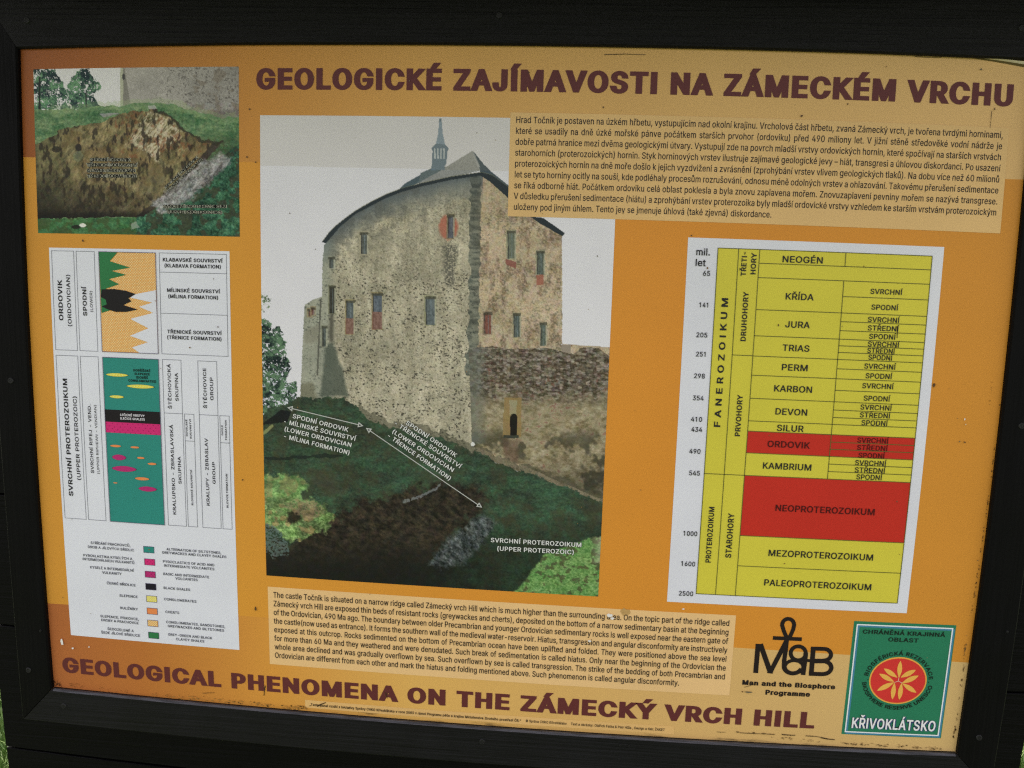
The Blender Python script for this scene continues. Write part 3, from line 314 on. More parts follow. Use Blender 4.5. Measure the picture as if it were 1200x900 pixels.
Ů517|259,-8 203,-2 154,15 114,43 85,80 66,124 60,173 60,509 124,509 124,178 128,144 141,113 160,87 187,68 220,56 259,52 298,56 331,68 357,87 377,113 389,144 393,178 393,509 457,509 457,173 451,124 433,80 403,43 363,15 315,-2|259,527 235,530 214,539 196,553 182,570 173,590 170,612 173,635 182,656 196,673 214,686 235,694 259,697 282,694 304,686 322,673 336,656 345,635 348,612 345,590 336,570 322,553 304,539 282,530|259,571 275,574 289,583 298,596 301,612 298,629 289,643 275,652 259,655 243,652 229,643 220,629 217,612 220,596 229,583 243,574
ů410|182,-5 146,-1 115,11 89,31 69,59 57,95 53,139 53,379 114,379 114,144 119,105 137,75 164,56 200,50 226,53 249,62 268,77 283,97 293,122 296,153 296,379 357,379 357,0 298,0 298,92 307,92 286,47 257,17 222,0|205,404 182,407 160,416 142,429 128,447 119,467 116,490 119,512 128,532 142,550 160,563 182,572 205,575 228,572 250,563 268,550 282,532 291,512 294,490 291,467 282,447 268,429 250,416 228,407|205,447 221,450 235,460 244,473 248,490 244,506 235,519 221,529 205,532 189,529 175,519 166,506 163,490 166,473 175,460 189,450
Ž438|42,0 42,46 273,385 306,431 341,476 348,454 285,452 223,452 40,452 40,509 397,509 397,462 169,129 134,81 97,33 90,54 152,57 214,57 399,57 399,0|170,659 219,599 268,659 329,659 248,565 190,565 110,656
ž380|42,0 42,46 254,320 48,323 48,379 333,379 333,331 126,60 126,56 339,56 339,0|138,529 187,469 235,529 296,529 216,435 158,435 78,526
–350|350,244 350,188 0,188 0,244
“300|52,318 104,509 151,509 121,318|175,318 228,509 274,509 244,318
„287|38,-119 68,71 138,71 85,-119|161,-119 192,71 261,71 208,-119'''
G = {' ': (188, [])}
for ln in GLYPHS.strip('\n').split('\n'):
    ch = ln[0]; parts = ln[1:].split('|')
    G[ch] = (int(parts[0]), [[tuple(map(float, q.split(','))) for q in s.split()] for s in parts[1:]])
CAPH = 509.0
GC = {}
def glyph(ch, ox, oy, serif=False):
    k = (ch, ox, oy, serif)
    if k in GC: return GC[k]
    adv, cs = G[ch]; out = []
    if cs:
        sg = 1 if sum(area(c) for c in cs) > 0 else -1
        for c in cs:
            c = np.array(c); e1 = c - np.roll(c, 1, 0); e2 = np.roll(c, -1, 0) - c
            n1 = np.stack([e1[:, 1], -e1[:, 0]], -1); n2 = np.stack([e2[:, 1], -e2[:, 0]], -1)
            n1 /= np.linalg.norm(n1, axis=1)[:, None] + 1e-9; n2 /= np.linalg.norm(n2, axis=1)[:, None] + 1e-9
            d = (n1 * n2).sum(1); m = (n1 + n2) / np.maximum(1 + d, 0.45)[:, None] * sg
            q = c + m * np.array([ox, oy]); q[:, 1] = (q[:, 1] + oy) * CAPH / (CAPH + 2 * oy)
            out.append(q)
        if serif:                                   # slab serifs: short bars across the ends of the stems
            for sx0, sx1, sy in serif: out.append([np.array(p) for p in ((sx0, sy), (sx0, sy + 78), (sx1, sy + 78), (sx1, sy))][::(-1 if sg > 0 else 1)])
        P, Fa = nzfill(out)
    else: P, Fa = np.zeros((0, 2)), np.zeros((0, 3), int)
    GC[k] = (adv + 1.45 * ox, P, Fa); return GC[k]
WT = {'thin': (0, 0), 'reg': (5, 4), 'med': (16, 11), 'bold': (28, 18), 'black': (57, 27), 'cond': (10, 7), 'fine': (1, 1)}
def PX(*q): x, y = unp(q[0], q[1]); return np.array([float(x), float(y)])
def bscale(p):
    a = PX(p[0] - 20, p[1] - 20); b2 = PX(p[0] + 20, p[1] + 20); return float(np.linalg.norm(b2 - a) / math.hypot(40, 40))
def snap(a, b2):
    u = (b2 - a) / np.linalg.norm(b2 - a)
    if abs(u[1]) < .09: y = (a[1] + b2[1]) / 2; return np.array([a[0], y]), np.array([b2[0], y])
    if abs(u[0]) < .09: x = (a[0] + b2[0]) / 2; return np.array([x, a[1]]), np.array([x, b2[1]])
    return a, b2
def lay(mb, s, a, b2, cap, wt='reg', gs=None, dx=0., dy=0., grow=0, serifs=None, slant=0., track=0):
    """set the string s from a to b2 (board frame) in the collector mb; gs fixes the glyph width and stretches the spaces"""
    ox, oy = WT[wt]; ox += grow; oy += grow
    L = np.linalg.norm(b2 - a); u = (b2 - a) / L; v = np.array([u[1], -u[0]])
    gl = [glyph(c, ox, oy, (serifs or {}).get(c, False)) for c in s]
    w0 = [(g[0] - 1.45 * grow) + track for g in gl]
    sx = L / (sum(w0) - 50); sp = 0.
    if gs is not None:
        ns = s.count(' '); sx = gs; sp = (L / sx - (sum(w0) - 50)) / max(ns, 1)
    sy = cap / CAPH; x = -25.0
    for c, (ad, P, Fa), w in zip(s, gl, w0):
        if len(Fa):
            q = a + ((P[:, :1] + x + P[:, 1:] * slant) * sx + dx) * u + (P[:, 1:] * sy + dy) * v
            mb.add(q, Fa)
        x += w + (sp if c == ' ' else 0)
def text(parent, s, p0, p1, cap, wt='reg', ink=(25, 22, 24), z=-.0006, name='text_line', **kw):
    a, b2 = snap(PX(*p0), PX(*p1)); sc = bscale(p0)
    mb = MB(z); lay(mb, s, a, b2, cap * sc, wt, **kw)
    return mb.build(name, print_mat(ink), parent)
def halo_text(parent, s, p0, p1, cap, halo=(26, 30, 30), ink=(206, 208, 202), hw=34, z=-.0006, wt='bold'):
    """outlined caption printed over a photograph"""
    a, b2 = PX(*p0), PX(*p1); sc = bscale(p0) * 1.05
    m1 = MB(z); lay(m1, s, a, b2, cap * sc, wt, grow=hw); o = m1.build('caption', print_mat(halo), parent)
    m2 = MB(z - .0002); lay(m2, s, a, b2, cap * sc, 'bold', grow=-8); o2 = m2.build('caption_lettering', print_mat(ink), parent)
    return o

# ---------------------------------------------------------------- noise for the printed photographs
RT = np.random.RandomState(11).rand(256, 256)
def vn(x, y, seed=0):
    x = x + seed * 17.31; y = y + seed * 9.77
    xi = np.floor(x).astype(int); yi = np.floor(y).astype(int); fx = x - xi; fy = y - yi
    fx = fx * fx * (3 - 2 * fx); fy = fy * fy * (3 - 2 * fy)
    g = lambda i, j: RT[(yi + j) & 255, (xi + i) & 255]
    return (g(0, 0) * (1 - fx) + g(1, 0) * fx) * (1 - fy) + (g(0, 1) * (1 - fx) + g(1, 1) * fx) * fy
def fbm(x, y, sc, o=4, seed=0, ax=1., ay=1., pe=.55):
    t = 0; a = 1; s_ = 0; x = x / sc / ax; y = y / sc / ay
    for k in range(o): t = t + a * vn(x, y, seed + k); s_ += a; a *= pe; x = x * 2.03; y = y * 2.03
    return t / s_
def soft_poly(px, py, pts, r=1.6, k=8.0, seed=5):
    """polygon mask with a ragged, feathered edge"""
    wx = (fbm(px, py, 9, 4, seed, pe=.7) - .5) * k; wy = (fbm(px, py, 9, 4, seed + 3, pe=.7) - .5) * k; t = 0
    for a in range(6): t = t + inpoly(px + wx + r * math.cos(a * 1.05), py + wy + r * math.sin(a * 1.05), pts)
    return t / 6.0
def inpoly(x, y, pts):
    r_ = np.zeros(x.shape, bool); n = len(pts)
    for i in range(n):
        (x0, y0), (x1, y1) = pts[i], pts[(i + 1) % n]
        if y0 == y1: continue
        c = ((y0 > y) != (y1 > y)) & (x < (x1 - x0) * (y - y0) / (y1 - y0) + x0); r_ ^= c
    return r_
def worley(x, y, sx, sy, seed=0):
    """nearest and second nearest jittered cell centre, and a random number of the nearest cell"""
    x = x / sx; y = y / sy; xi = np.floor(x).astype(int); yi = np.floor(y).astype(int)
    f1 = np.full(x.shape, 9.0); f2 = np.full(x.shape, 9.0); rid = np.zeros(x.shape)
    for j in (-1, 0, 1):
        for i in (-1, 0, 1):
            a, b2 = xi + i, yi + j; ja = RT[(b2 + seed * 7) & 255, (a + seed * 13) & 255]; jb = RT[(b2 + seed * 3 + 91) & 255, (a + seed * 5 + 37) & 255]
            d = np.hypot(a + .15 + .7 * ja - x, b2 + .15 + .7 * jb - y); r_ = RT[(b2 + seed * 11 + 53) & 255, (a + seed * 17 + 29) & 255]
            n_ = d < f1; f2 = np.where(n_, f1, np.minimum(f2, d)); rid = np.where(n_, r_, rid); f1 = np.where(n_, d, f1)
    return f1, f2, rid
def chroma(px, py, sc, amp, seed):
    return np.stack([fbm(px, py, sc, 3, seed + 7 * k, pe=.8) - .5 for k in range(3)], -1) * np.array([amp, amp * .7, amp * 1.1])
def mix(img, m, c, a=1.0):
    m = (m.astype(float) * a)[..., None]; return img * (1 - m) + np.asarray(c, float) * m
def sst(x, a, b2):
    t = np.clip((x - a) / (b2 - a), 0, 1); return t * t * (3 - 2 * t)
def photo_grid(name, x0, x1, y0, y1, step, z, paint, parent):
    nx = int((x1 - x0) / step) + 1; ny = int((y1 - y0) / step) + 1
    X, Y = np.meshgrid(np.linspace(x0, x1, nx), np.linspace(y0, y1, ny))
    px, py = proj(np.stack([X, Y, np.zeros_like(X)], -1))
    img = np.clip(paint(px, py), 3, 250)
    v = loc3(np.stack([X.ravel(), Y.ravel(), np.full(X.size, z)], -1)).astype(np.float32)
    i, j = np.meshgrid(np.arange(nx - 1), np.arange(ny - 1)); q = (j * nx + i).ravel()
    f = np.stack([q, q + 1, q + nx + 1, q + nx], -1)
    me = bpy.data.meshes.new(name); me.vertices.add(len(v)); me.vertices.foreach_set('co', v.ravel())
    me.loops.add(f.size); me.loops.foreach_set('vertex_index', f.ravel().astype(np.int32))
    me.polygons.add(len(f)); me.polygons.foreach_set('loop_start', (np.arange(len(f)) * 4).astype(np.int32))
    me.update(calc_edges=True); me.validate()
    at = me.color_attributes.new('ink', 'FLOAT_COLOR', 'POINT')
    col = np.ones((len(v), 4), np.float32); col[:, :3] = np.clip(lin(img.reshape(-1, 3)) * KA, 0, .85)
    at.data.foreach_set('color', col.ravel())
    return link(name, me, attr_mat('printed_photograph'), parent)

# ================================================================ the board
board = bpy.data.objects.new('information_board', None); COL.objects.link(board); board.empty_display_size = .2
board['label'] = 'orange and tan geological information board behind a black stained wooden frame'
board['category'] = 'information board'

# measured edges (board frame)
OX0, OX1, OY0, OY1 = -0.5454, 0.5144, -0.3526, 0.3913
YB1 = float((PX(30, 191.7)[1] + PX(1178, 217.3)[1]) / 2)
YB2 = float((PX(861, 755.5)[1] + PX(1117, 767.5)[1] + PX(58, 699)[1]) / 3)

# ---- printed sheet: orange ground, lighter bands at top and bottom, grime along the edges
def sheet_material():
    m = bpy.data.materials.new('laminated_print'); m.use_nodes = True
    n = m.node_tree; L = n.links; p = n.nodes['Principled BSDF']
    tc = n.nodes.new('ShaderNodeTexCoord'); sp = n.nodes.new('ShaderNodeSeparateXYZ'); L.new(tc.outputs['Object'], sp.inputs[0])
    def M(op, a, b2=None, c=None, clamp=False):
        q = n.nodes.new('ShaderNodeMath'); q.operation = op; q.use_clamp = clamp
        for i, v in enumerate((a, b2, c)):
            if v is None: continue
            if hasattr(v, 'links'): L.new(v, q.inputs[i])
            else: q.inputs[i].default_value = v
        return q.outputs[0]
    X = M('DIVIDE', sp.outputs[0], S); Y = M('DIVIDE', M('SUBTRACT', HB, sp.outputs[2]), S)
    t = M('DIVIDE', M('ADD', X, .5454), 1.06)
    def ramp(stops):
        r_ = n.nodes.new('ShaderNodeValToRGB'); e = r_.color_ramp.elements
        e[0].position, e[0].color = stops[0][0], alb(stops[0][1]); e[1].position, e[1].color = stops[-1][0], alb(stops[-1][1])
        for s_, c in stops[1:-1]:
            k = e.new(s_); k.color = alb(c)
        L.new(t, r_.inputs[0]); return r_.outputs[0]
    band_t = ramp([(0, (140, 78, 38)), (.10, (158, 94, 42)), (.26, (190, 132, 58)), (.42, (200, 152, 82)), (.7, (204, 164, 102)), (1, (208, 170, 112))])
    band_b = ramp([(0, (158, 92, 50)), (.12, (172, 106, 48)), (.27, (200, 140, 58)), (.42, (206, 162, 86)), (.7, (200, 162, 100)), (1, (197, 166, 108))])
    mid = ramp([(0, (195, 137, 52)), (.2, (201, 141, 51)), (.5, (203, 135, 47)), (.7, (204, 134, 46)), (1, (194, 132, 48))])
    def mixc(f, a, b2, mode='MIX'):
        q = n.nodes.new('ShaderNodeMix'); q.data_type = 'RGBA'; q.blend_type = mode
        if hasattr(f, 'links'): L.new(f, q.inputs[0])
        else: q.inputs[0].default_value = f
        for i, v in ((6, a), (7, b2)):
            if hasattr(v, 'links'): L.new(v, q.inputs[i])
            else: q.inputs[i].default_value = v
        return q.outputs[2]
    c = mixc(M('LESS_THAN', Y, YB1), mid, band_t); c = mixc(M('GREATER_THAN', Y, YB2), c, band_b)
    def noise(sc, det, vec=None, rough=.5):
        q = n.nodes.new('ShaderNodeTexNoise'); q.inputs['Scale'].default_value = sc; q.inputs['Detail'].default_value = det; q.inputs['Roughness'].default_value = rough
        L.new(vec or tc.outputs['Object'], q.inputs['Vector']); return q.outputs['Fac']
    def mr(v, a, b2, c0, c1):
        q = n.nodes.new('ShaderNodeMapRange'); L.new(v, q.inputs[0])
        for i, k in enumerate((a, b2, c0, c1)): q.inputs[i + 1].default_value = k
        return q.outputs[0]
    mp = n.nodes.new('ShaderNodeMapping'); mp.inputs['Scale'].default_value = (14, 60, 90); L.new(tc.outputs['Object'], mp.inputs[0])
    mp2 = n.nodes.new('ShaderNodeMapping'); mp2.inputs['Scale'].default_value = (200, 60, 22); L.new(tc.outputs['Object'], mp2.inputs[0])
    # grime and scuffs along the bottom edge, stronger to the right; worn print along the lower right edge
    dB = M('SUBTRACT', OY1, Y); dR = M('SUBTRACT', OX1, X); dL = M('ADD', X, .5454); dT = M('SUBTRACT', Y, OY0)
    nb = noise(1.0, 5, mp.outputs[0], .65)
    near = mr(dB, 0.0, 0.014, 1.0, 0.0)
    dirt = M('MULTIPLY', mr(M('ADD', nb, M('MULTIPLY', near, .16)), .60, .74, 0, 1), mr(near, 0.0, .3, 0, 1))
    nr = noise(1.0, 4, mp2.outputs[0], .65)
    nearR = M('MULTIPLY', mr(dR, 0.0, 0.011, 1.0, 0.0), mr(Y, -.1, .36, .45, 1.0))
    dirtR = M('MULTIPLY', mr(M('ADD', nr, M('MULTIPLY', nearR, .2)), .60, .70, 0, 1), mr(nearR, 0.0, .4, 0, 1))
    c = mixc(M('MULTIPLY', M('MULTIPLY', near, mr(t, 0, .4, .9, .25)), .75), c, alb((128, 92, 40)))
    c = mixc(M('MULTIPLY', dirt, .8), c, (0.02, 0.014, 0.008, 1)); c = mixc(M('MULTIPLY', dirtR, .9), c, (0.02, 0.014, 0.01, 1))
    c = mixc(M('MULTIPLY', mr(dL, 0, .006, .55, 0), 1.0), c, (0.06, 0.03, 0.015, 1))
    g = M('MULTIPLY', mr(noise(600, 1), 0, 1, .92, 1.08), mr(noise(6, 5), .3, .7, .955, 1.03))
    vm = n.nodes.new('ShaderNodeVectorMath'); vm.operation = 'SCALE'; L.new(c, vm.inputs[0]); L.new(g, vm.inputs['Scale'])
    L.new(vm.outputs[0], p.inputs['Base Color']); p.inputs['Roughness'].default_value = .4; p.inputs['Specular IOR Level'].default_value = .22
    bp = n.nodes.new('ShaderNodeBump'); bp.inputs['Strength'].default_value = .25; bp.inputs['Distance'].default_value = .002
    L.new(noise(7, 2), bp.inputs['Height']); L.new(bp.outputs[0], p.inputs['Normal'])
    return m
def box_grid(name, x0, x1, y0, y1, z0, z1, mat, parent, nx=20, ny=14):
    X, Y = np.meshgrid(np.linspace(x0, x1, nx + 1), np.linspace(y0, y1, ny + 1)); w = nx + 1; N = X.size
    v = np.concatenate([np.stack([X.ravel(), Y.ravel(), np.full(N, zz)], -1) for zz in (z0, z1)])
    f = [(j * w + i, (j + 1) * w + i, (j + 1) * w + i + 1, j * w + i + 1) for j in range(ny) for i in range(nx)]
    f += [tuple(N + k for k in q[::-1]) for q in f]
    ring = [i for i in range(w)] + [j * w + nx for j in range(1, ny + 1)] + [ny * w + i for i in range(nx - 1, -1, -1)] + [j * w for j in range(ny - 1, 0, -1)]
    f += [(ring[k], ring[(k + 1) % len(ring)], N + ring[(k + 1) % len(ring)], N + ring[k]) for k in range(len(ring))]
    return mesh_obj(name, v, f, mat, parent)
sheet = box_grid('printed_sheet', OX0 - .010, OX1 + .010, OY0 - .010, OY1 + .010, 0.0, 0.003, sheet_material(), board, 40, 30)

# ---- frame: four mitred rails over the sheet's edges, their backs on the planks
WL, WR, WT_, WB = .042, .044, .060, .045
def profile(w):
    return [(0, -.0004), (0, -.0050), (.0018, -.0070), (w * .5, -.0074), (w - .0012, -.0073), (w, -.0062), (w, .0455), (.012, .0455), (.012, .0034), (.012, -.0004)]
def rail(name, side, mat):
    w = {'t': WT_, 'b': WB, 'l': WL, 'r': WR}[side]
    G0 = .0005                                                    # open mitre joint
    n = 30; v = []; f = []; pr = profile(w)
    for k in range(n + 1):
        t = k / n
        for (o, z) in pr:
            fo = o / w
            if side in 'tb':
                a = OX0 - fo * WL + G0; b2 = OX1 + fo * WR - G0; x = a + (b2 - a) * t; y = OY0 - o if side == 't' else OY1 + o
            else:
                a = OY0 - fo * WT_ + G0; b2 = OY1 + fo * WB - G0; y = a + (b2 - a) * t; x = OX0 - o if side == 'l' else OX1 + o
            wob = .0006 * math.sin(t * 9 + ord(side)) * (1 if o > .02 else .35)
            if side in 'tb': y += wob
            else: x += wob
            v.append((x, y, z))
    m = len(pr)
    for k in range(n):
        for i in range(m): f.append((k * m + i, k * m + (i + 1) % m, (k + 1) * m + (i + 1) % m, (k + 1) * m + i))
    f.append(tuple(range(m))[::-1]); f.append(tuple(n * m + i for i in range(m)))
    return mesh_obj(name, v, f, mat, board)
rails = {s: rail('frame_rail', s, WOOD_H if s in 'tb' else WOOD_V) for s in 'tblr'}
for s, lb in (('t', 'wide black top rail of the frame'), ('b', 'black bottom rail with sky sheen painted along its upper edge')): rails[s]['label'] = lb

# the bottom rail's upper arris, its sky sheen painted as a paler grey strip
def sheen_mat():
    m = bpy.data.materials.new('sky_sheen_grey'); m.use_nodes = True; n = m.node_tree; p = n.nodes['Principled BSDF']; L = n.links
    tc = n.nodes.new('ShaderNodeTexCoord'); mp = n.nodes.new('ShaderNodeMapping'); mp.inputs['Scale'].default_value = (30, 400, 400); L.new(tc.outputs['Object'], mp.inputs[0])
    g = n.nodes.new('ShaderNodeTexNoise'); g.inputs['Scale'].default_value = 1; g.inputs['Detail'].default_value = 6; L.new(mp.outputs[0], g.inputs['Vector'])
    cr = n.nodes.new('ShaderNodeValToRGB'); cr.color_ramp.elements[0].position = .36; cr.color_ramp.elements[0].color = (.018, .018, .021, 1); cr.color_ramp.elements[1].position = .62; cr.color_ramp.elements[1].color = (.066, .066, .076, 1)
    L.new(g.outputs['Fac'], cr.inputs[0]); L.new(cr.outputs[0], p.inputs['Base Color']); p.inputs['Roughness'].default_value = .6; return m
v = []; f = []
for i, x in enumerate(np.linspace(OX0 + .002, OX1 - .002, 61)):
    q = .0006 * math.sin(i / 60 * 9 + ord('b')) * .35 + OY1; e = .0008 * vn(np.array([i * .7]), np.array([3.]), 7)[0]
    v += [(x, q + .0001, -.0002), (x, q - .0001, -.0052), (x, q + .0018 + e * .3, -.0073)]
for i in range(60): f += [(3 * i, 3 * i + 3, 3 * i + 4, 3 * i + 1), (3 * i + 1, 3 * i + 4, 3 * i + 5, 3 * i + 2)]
mesh_obj('sheen_edge', v, f, sheen_mat(), rails['b'])
# screws: sunk dark dimple, pan head with a cross slot
steel = bpy.data.materials.new('dulled_screw_steel'); steel.use_nodes = True
_p = steel.node_tree.nodes['Principled BSDF']; _p.inputs['Base Color'].default_value = (.011, .011, .011, 1); _p.inputs['Metallic'].default_value = .3; _p.inputs['Roughness'].default_value = .5
_n = steel.node_tree.nodes.new('ShaderNodeTexNoise'); _n.inputs['Scale'].default_value = 900
_r = steel.node_tree.nodes.new('ShaderNodeMapRange'); _r.inputs[3].default_value = .3; _r.inputs[4].default_value = .8
steel.node_tree.links.new(_n.outputs['Fac'], _r.inputs[0]); steel.node_tree.links.new(_r.outputs[0], _p.inputs['Roughness'])
def screw_mesh(R_):
    v = []; f = []; n = 16
    prof = [(0, -.0005), (R_ * .55, -.0006), (R_ * .62, -.0012), (R_ * .85, -.0012), (R_ * 1.02, -.0004), (R_ * 1.1, .0006)]
    for (r_, z) in prof:
        for k in range(n): t = 2 * math.pi * k / n; v.append((r_ * math.cos(t), z, r_ * math.sin(t)))
    for a in range(len(prof) - 1):
        for k in range(n): f.append((a * n + k, a * n + (k + 1) % n, (a + 1) * n + (k + 1) % n, (a + 1) * n + k))
    for (dx, dz) in ((1, 0), (0, 1)):                                  # slot edges
        o = len(v); h = R_ * .10; l = R_ * .5
        for sx in (-1, 1):
            for sz in (-1, 1): v.append((sx * (l if dx else h), -.0009 - .00005 * dz, sz * (h if dx else l)))
        f.append((o, o + 1, o + 3, o + 2))
    me = bpy.data.meshes.new('screw'); me.from_pydata(v, [], f); me.materials.append(steel); return me
SM = screw_mesh(.0036); SS = screw_mesh(.0016)
def screw(side, px, py, me=SM):
    x, y = unp(px, py, -.0072)
    q = loc3([(float(x), float(y), -.0073)])[0]
    o = bpy.data.objects.new('screw', me); COL.objects.link(o); o.parent = rails[side]; o.location = q; o.rotation_euler = (0, random.random(), 0)
for a in (('t', 32, 24), ('t', 585, 18), ('t', 1197, 33), ('b', 75, 827), ('b', 565, 869), ('r', 1147, 864), ('l', 34, 785), ('l', 13, 446), ('r', 1197, 499)): screw(*a)
for a in (('l', 48, 739), ('b', 727, 873), ('b', 737, 874), ('b', 726, 889), ('r', 1180, 740)): screw(*a, me=SS)

# ---- backing planks, laid level behind the frame
gaps = [-.53, -.357, -.182, -.0075, .1672, .3419, .5166, .66]
for k in range(len(gaps) - 1):
    y0, y1 = gaps[k] + .0012, gaps[k + 1] - .0012
    jx = (.0015 * math.sin(k * 2.1), .0015 * math.cos(k * 1.7))
    c = .0008; v = []; f = []
    pr = [(y0 + c, .046), (y1 - c, .046), (y1, .046 + c), (y1, .058), (y1 + .004, .058), (y1 + .004, .066), (y0, .066), (y0, .046 + c)]
    n = 24; xs = np.linspace(-.6575 + jx[0] * (k < 5), .6174 + jx[1] * (k < 5), n + 1)
    for i, x in enumerate(xs):
        for (y, z) in pr: v.append((x, y + .0005 * math.sin(x * 11 + k), z + .0004 * math.sin(x * 7 + 2 * k)))
    m = len(pr)
    for i in range(n):
        for j in range(m): f.append((i * m + j, i * m + (j + 1) % m, (i + 1) * m + (j + 1) % m, (i + 1) * m + j))
    f.append(tuple(range(m))[::-1]); f.append(tuple(n * m + i for i in range(m)))
    mesh_obj('backing_plank', v, f, WOOD_P, board)
# ---- posts and an unseen board roof, added to dim the face's upper part (above and behind what the photograph shows)
def wbox(name, x0, x1, y0, y1, z0, z1, mat, tilt=0.0):
    v = [(x, y, z + (y * tilt)) for x in (x0, x1) for y in (y0, y1) for z in (z0, z1)]
    f = [(0, 1, 3, 2), (4, 6, 7, 5), (0, 4, 5, 1), (2, 3, 7, 6), (0, 2, 6, 4), (1, 5, 7, 3)]
    return mesh_obj(name, v, f, mat, board, conv=False)
for x in (-.60, .54): wbox('post', x, x + .09, .076, .166, -.05, 1.98, WOOD_V)
for k in range(5): wbox('shade_roof_board', -.85, .82, -.30 + k * .125, -.30 + k * .125 + .119, 1.925 + .004 * (k % 2), 1.945 + .004 * (k % 2), WOOD_H, .18)

# ---- top right corner: the lifted edge of the sheet shows its pale core; a brown strip paints its shadow
def strip(name, pts, z, mat, parent):
    """pts: upper and lower pixel edge pairs"""
    v = []; f = []
    for (x, ya, yb) in pts:
        for (yy, zz) in ((ya, z[0]), (yb, z[1])):
            q = unp(x, yy, zz); v.append((float(q[0]), float(q[1]), zz))
    f = [(2 * i, 2 * i + 2, 2 * i + 3, 2 * i + 1) for i in range(len(pts) - 1)]
    return mesh_obj(name, v, f, mat, parent)
strip('lifted_edge_and_shadow', [(1138, 66.5, 66.9), (1150, 67.4, 68.4), (1165, 68.6, 70.2), (1180, 69.8, 72.2), (1194, 71.2, 74.4), (1206, 72.4, 76.2)], (-.0034, -.0012), print_mat((206, 196, 176)), sheet)
strip('lifted_edge_and_shadow', [(1110, 64.6, 65.6), (1138, 66.7, 68.2), (1150, 68.2, 70.0), (1165, 70.0, 72.4), (1180, 72.0, 75.0), (1194, 74.2, 77.6), (1206, 76.0, 79.8)], (-.0012, -.0003), print_mat((92, 78, 46)), sheet)

# ---- titles
BROWN = (90, 43, 42)
text(sheet, 'GEOLOGICKÉ ZAJÍMAVOSTI NA ZÁMECKÉM VRCHU', (302.2, 107), (1189, 123.2), 24.2, 'black', BROWN, -.0004, 'title_lettering')
text(sheet, 'GEOLOGICAL PHENOMENA ON THE ZÁMECKÝ VRCH HILL', (75.5, 788.6), (955, 852.6), 19.2, 'black', BROWN, -.0004, 'title_lettering')

# ---- text panels
def para(parent, lines, tl, bl, tr, br, cap, last=None, wt='reg'):
    """justified paragraph: first and last baseline, left and right edge (photo pixels)"""
    A, Bq, C, D = PX(*tl), PX(*bl), PX(*tr), PX(*br)
    x0 = (A[0] + Bq[0]) / 2; x1 = (C[0] + D[0]) / 2; y0 = (A[1] + C[1]) / 2; n = len(lines)
    yl = Bq[1]; ox = WT[wt][0]
    nat = [sum(glyph(c, *WT[wt])[0] for c in l) - 50 - 46 * l.count(' ') for l in lines[:-1]]
    gs = (x1 - x0) / max(nat)
    for k, l in enumerate(lines):
        y = y0 + (yl - y0) * k / (n - 1)
        if k < n - 1: a, b2 = np.array([x0, y]), np.array([x1, y]); g_ = gs
        else:
            e = PX(*last)[0]; a, b2 = np.array([x0, y]), np.array([e, y]); g_ = None
        mb = MB(-.0006); lay(mb, l, a, b2, cap * bscale(tl), wt, gs=g_); mb.build('text_line', print_mat((38, 32, 28)), parent)
CZ = """Hrad Točník je postaven na úzkém hřbetu, vystupujícím nad okolní krajinu. Vrcholová část hřbetu, zvaná Zámecký vrch, je tvořena tvrdými horninami,
které se usadily na dně úzké mořské pánve počátkem starších prvohor (ordoviku) před 490 miliony let. V jižní stěně středověké vodní nádrže je
dobře patrná hranice mezi dvěma geologickými útvary. Vystupují zde na povrch mladší vrstvy ordovických hornin, které spočívají na starších vrstvách
starohorních (proterozoických) hornin. Styk horninových vrstev ilustruje zajímavé geologické jevy – hiát, transgresi a úhlovou diskordanci. Po usazení
proterozoických hornin na dně moře došlo k jejich vyzdvižení a zvrásnění (zprohýbání vrstev vlivem geologických tlaků). Na dobu více než 60 milionů
let se tyto horniny ocitly na souši, kde podléhaly procesům rozrušování, odnosu méně odolných vrstev a ohlazování. Takovému přerušení sedimentace
se říká odborně hiát. Počátkem ordoviku celá oblast poklesla a byla znovu zaplavena mořem. Znovuzaplavení pevniny mořem se nazývá transgrese.
V důsledku přerušení sedimentace (hiátu) a zprohýbání vrstev proterozoika byly mladší ordovické vrstvy vzhledem ke starším vrstvám proterozoickým
uloženy pod jiným úhlem. Tento jev se jmenuje úhlová (také zjevná) diskordance.""".split('\n')
EN = """The castle Točník is situated on a narrow ridge called Zámecký vrch Hill which is much higher than the surrounding area. On the topic part of the ridge called
Zámecký vrch Hill are exposed thin beds of resistant rocks (greywackes and cherts), deposited on the bottom of a narrow sedimentary basin at the beginning
of the Ordovician, 490 Ma ago. The boundary between older Precambrian and younger Ordovician sedimentary rocks is well exposed near the eastern gate of
the castle(now used as entrance). It forms the southern wall of the medieval water-reservoir. Hiatus, transgression and angular disconformity are instructively
exposed at this outcrop. Rocks sedimented on the bottom of Precambrian ocean have been uplifted and folded. They were positioned above the sea level
for more than 60 Ma and they weathered and were denudated. Such break of sedimentation is called hiatus. Only near the beginning of the Ordovician the
whole area declined and was gradually overflown by sea. Such overflown by sea is called transgression. The strike of the bedding of both Precambrian and
Ordovician are different from each other and mark the hiatus and folding mentioned above. Such phenomenon is called angular disconformity.""".split('\n')
def rpx(tl, br, tr=None, bl=None):
    P = [PX(*q) for q in (tl, br)]; x0, y0 = P[0]; x1, y1 = P[1]
    if tr is not None: t_ = PX(*tr); x1 = (x1 + t_[0]) / 2; y0 = (y0 + t_[1]) / 2
    if bl is not None: t_ = PX(*bl); x0 = (x0 + t_[0]) / 2; y1 = (y1 + t_[1]) / 2
    return x0, x1, y0, y1
x0, _, y0, y1 = rpx((597.8, 131.7), (1172, 273.3), None, (595.5, 253.6)); x1 = PX(1172, 273.3)[0]
